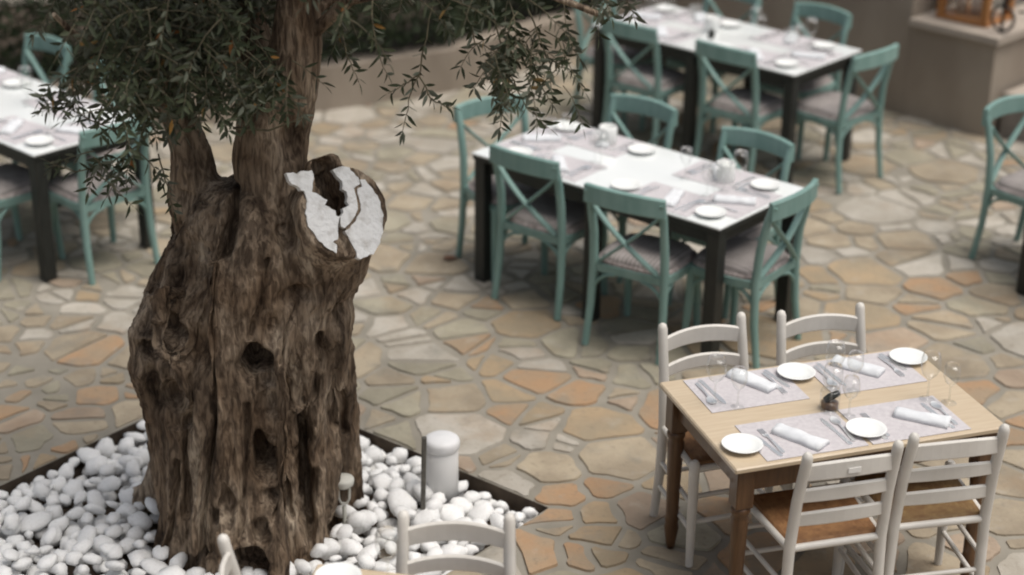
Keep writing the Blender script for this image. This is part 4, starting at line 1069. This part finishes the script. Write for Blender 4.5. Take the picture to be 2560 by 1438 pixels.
v = thing('glass_jar', 'small glass jar with a dark bung lying at the centre of the wooden table', 'jar', q)
MB().lathe([(0, 0), (.036, 0), (.04, .01), (.04, .075), (.034, .085), (.0335, .0845)], 20, cap=False).build('jar_body', MT['glass'], v)
MB().lathe([(0, .005), (.034, .006), (.035, .028), (0, .029)], 16).build('filling', MT['oak_dark'], v)
mb = MB(); mb.tube([(-.02, 0, .035), (.0, 0, .05), (.035, .012, .062)], [.013, .016, .012], 8); mb.build('bung', MT['dark'], v)
# the white-topped tables
spots = []
for tf, L, nm, seats in ((tM, LM, 'of the middle white table', [('near', 1.147, 'near left'), ('near', .418, 'near right'), ('lo', .37, 'right end'), ('far', 1.218, 'far left'), ('far', .42, 'far right'), ('hi', .40, 'left end')]),
                         (tT, LM, 'of the back white table', [('near', 1.157, 'near left'), ('near', .388, 'near right'), ('lo', .38, 'right end'), ('far', 1.2, 'far left'), ('far', .463, 'far right'), ('hi', .38, 'left end')]),
                         (tL, 1.95, 'of the left white table', [('near', .43, 'near'), ('lo', .38, 'right end'), ('far', 1.39, 'far left'), ('far', .62, 'far right')])):
    for side, pos, w_ in seats:
        s = Seat(tf, side, pos, WM, L, f'at the {w_} place {nm}'); e = side in ('lo', 'hi')
        s.put('placemat', ME['mat'], 0, .16, lr.uniform(-4, 4), 'purple-grey woven placemat', 'placemat', 'placemats')
        s.put('napkin', ME[lr.choice(('napkin', 'napkin_b', 'napkin_c', 'napkin_d'))], lr.uniform(-.03, .02), .15, lr.uniform(-70, -45), 'rolled white linen napkin', 'napkin', 'rolled napkins', .0035)
        s.put('side_plate', ME['plate'], -.265 if not e else -.25, .13 + .02 * lr.random(), 0, 'white side plate', 'plate', 'side plates', .0035)
        s.put('dinner_fork', ME['fork'], -.14, .15, lr.uniform(-5, 5), 'steel dinner fork', 'fork', 'forks', .0035)
        s.put('dinner_knife', ME['knife'], .12, .15, lr.uniform(-5, 5), 'steel dinner knife', 'knife', 'dinner knives', .0035)
        s.put('soup_spoon', ME['spoon'], .15, .15, lr.uniform(-5, 5), 'steel soup spoon', 'spoon', 'soup spoons', .0035)
        gx_ = .19 if not e else .14
        if not (tf is tM and side == 'far'): s.put('wine_glass', ME['big'], gx_, .27 if not e else .24, 0, 'taller stemmed wine glass', 'wine glass', 'wine glasses', .0005)
        s.put('wine_glass', ME['small'], gx_ - .075, .315 if not e else .28, 0, 'shorter stemmed wine glass', 'wine glass', 'wine glasses', .0005)
        if not e: s.put('butter_knife', ME['bread_knife'], -.172, .14, lr.uniform(0, 12), 'short steel butter knife', 'knife', 'butter knives', .0035)
for tf, i, j, lab in ((tM, 1.17, .60, 'white ceramic candle cup towards the far left of the middle white table'), (tM, .36, .56, 'white ceramic candle cup towards the far right of the middle white table'),
                      (tT, .95, .42, 'white ceramic candle cup at the centre of the back white table')):
    tag(obj('candle_cup', ME['cup'], None, tf.p(i, j, TZ)), lab, 'candle cup', 'white candle cups')
tag(obj('salt_pot', MB().lathe([(0, 0), (.02, 0), (.024, .02), (.018, .05), (.01, .062), (0, .064)], 12).mesh('salt_pot', MT['dark']), None, tT.p(.86, .30, TZ)), 'small dark pepper pot on the back white table', 'pepper pot')
sB = Seat(tB, 'far', .455, WW, LW, 'on the wooden table at the bottom edge')
for nm, me, x, y, lab, cat in (('side_plate', ME['plate'], None, None, 'white side plate at the left corner', 'plate'),):
    tag(obj('side_plate', ME['plate'], None, (-.56, 4.985, TZ)), 'white side plate at the left corner of the bottom wooden table', 'plate', 'side plates')
tag(obj('wine_glass', ME['big'], None, (-.395, 4.96, TZ)), 'stemmed wine glass on the wooden table at the bottom edge', 'wine glass', 'wine glasses')

# ------------------------------------------------------------------ things in the pebble bed
bo = thing('bollard_light', 'pale round bollard light with a white domed cap standing in the pebbles', 'bollard light', (-.299, 6.87, -.09))
mb = MB(); mb.lathe([(.0725, 0), (.0725, .295), (.068, .299)], 28); mb.build('shaft', MT['bollard_glass'], bo)
mb = MB(); mb.lathe([(.0745, .293), (.079, .300), (.0795, .324), (.076, .335), (.064, .344), (.040, .350), (0, .353)], 28); mb.build('domed_cap', MT['bollard_top'], bo)
sp = thing('marker_post', 'slim dark metal stake beside the bollard light', 'stake', (-.375, 6.64, -.1))
mb = MB(); mb.box((.021, .021, .47), (0, 0, .245), .004, Matrix.Rotation(R(1.5), 4, 'Y')); mb.build('stake', MT['grey_metal'], sp)
gs = thing('garden_spotlight', 'small pale metal spike spotlight at the right foot of the olive trunk', 'spotlight', (-.70, 6.56, -.09))
mb = MB(); mb.tube([(0, 0, 0), (0, 0, .18)], .009, 8); mb.build('spike', MT['pale_metal'], gs)
mb = MB(); mb.tube([(-.024, 0, .265), (-.022, 0, .215), (-.012, 0, .192), (.012, 0, .192), (.022, 0, .215), (.024, 0, .265)], .006, 6); mb.build('bracket', MT['pale_metal'], gs)
mb = MB(); mb.lathe([(0, .272), (.030, .274), (.043, .286), (.046, .306), (.043, .314), (.030, .318), (0, .320)], 18); mb.build('lamp_head', MT['pale_metal'], gs)
# dry leaf on the paving
mb = MB(); vs, fs = leaf_geo(Matrix.Rotation(R(20), 4, 'Z'), .10, .03); mb.add([(a, b_, c + .012) for a, b_, c in vs], fs, True)
o = mb.build('dry_leaf', MT['dry_leaf'], None, (-.40, 9.42, .004)); tag(o, 'curled brown dry leaf on the paving left of the middle table', 'leaf')
print('objects', len(bpy.data.objects))
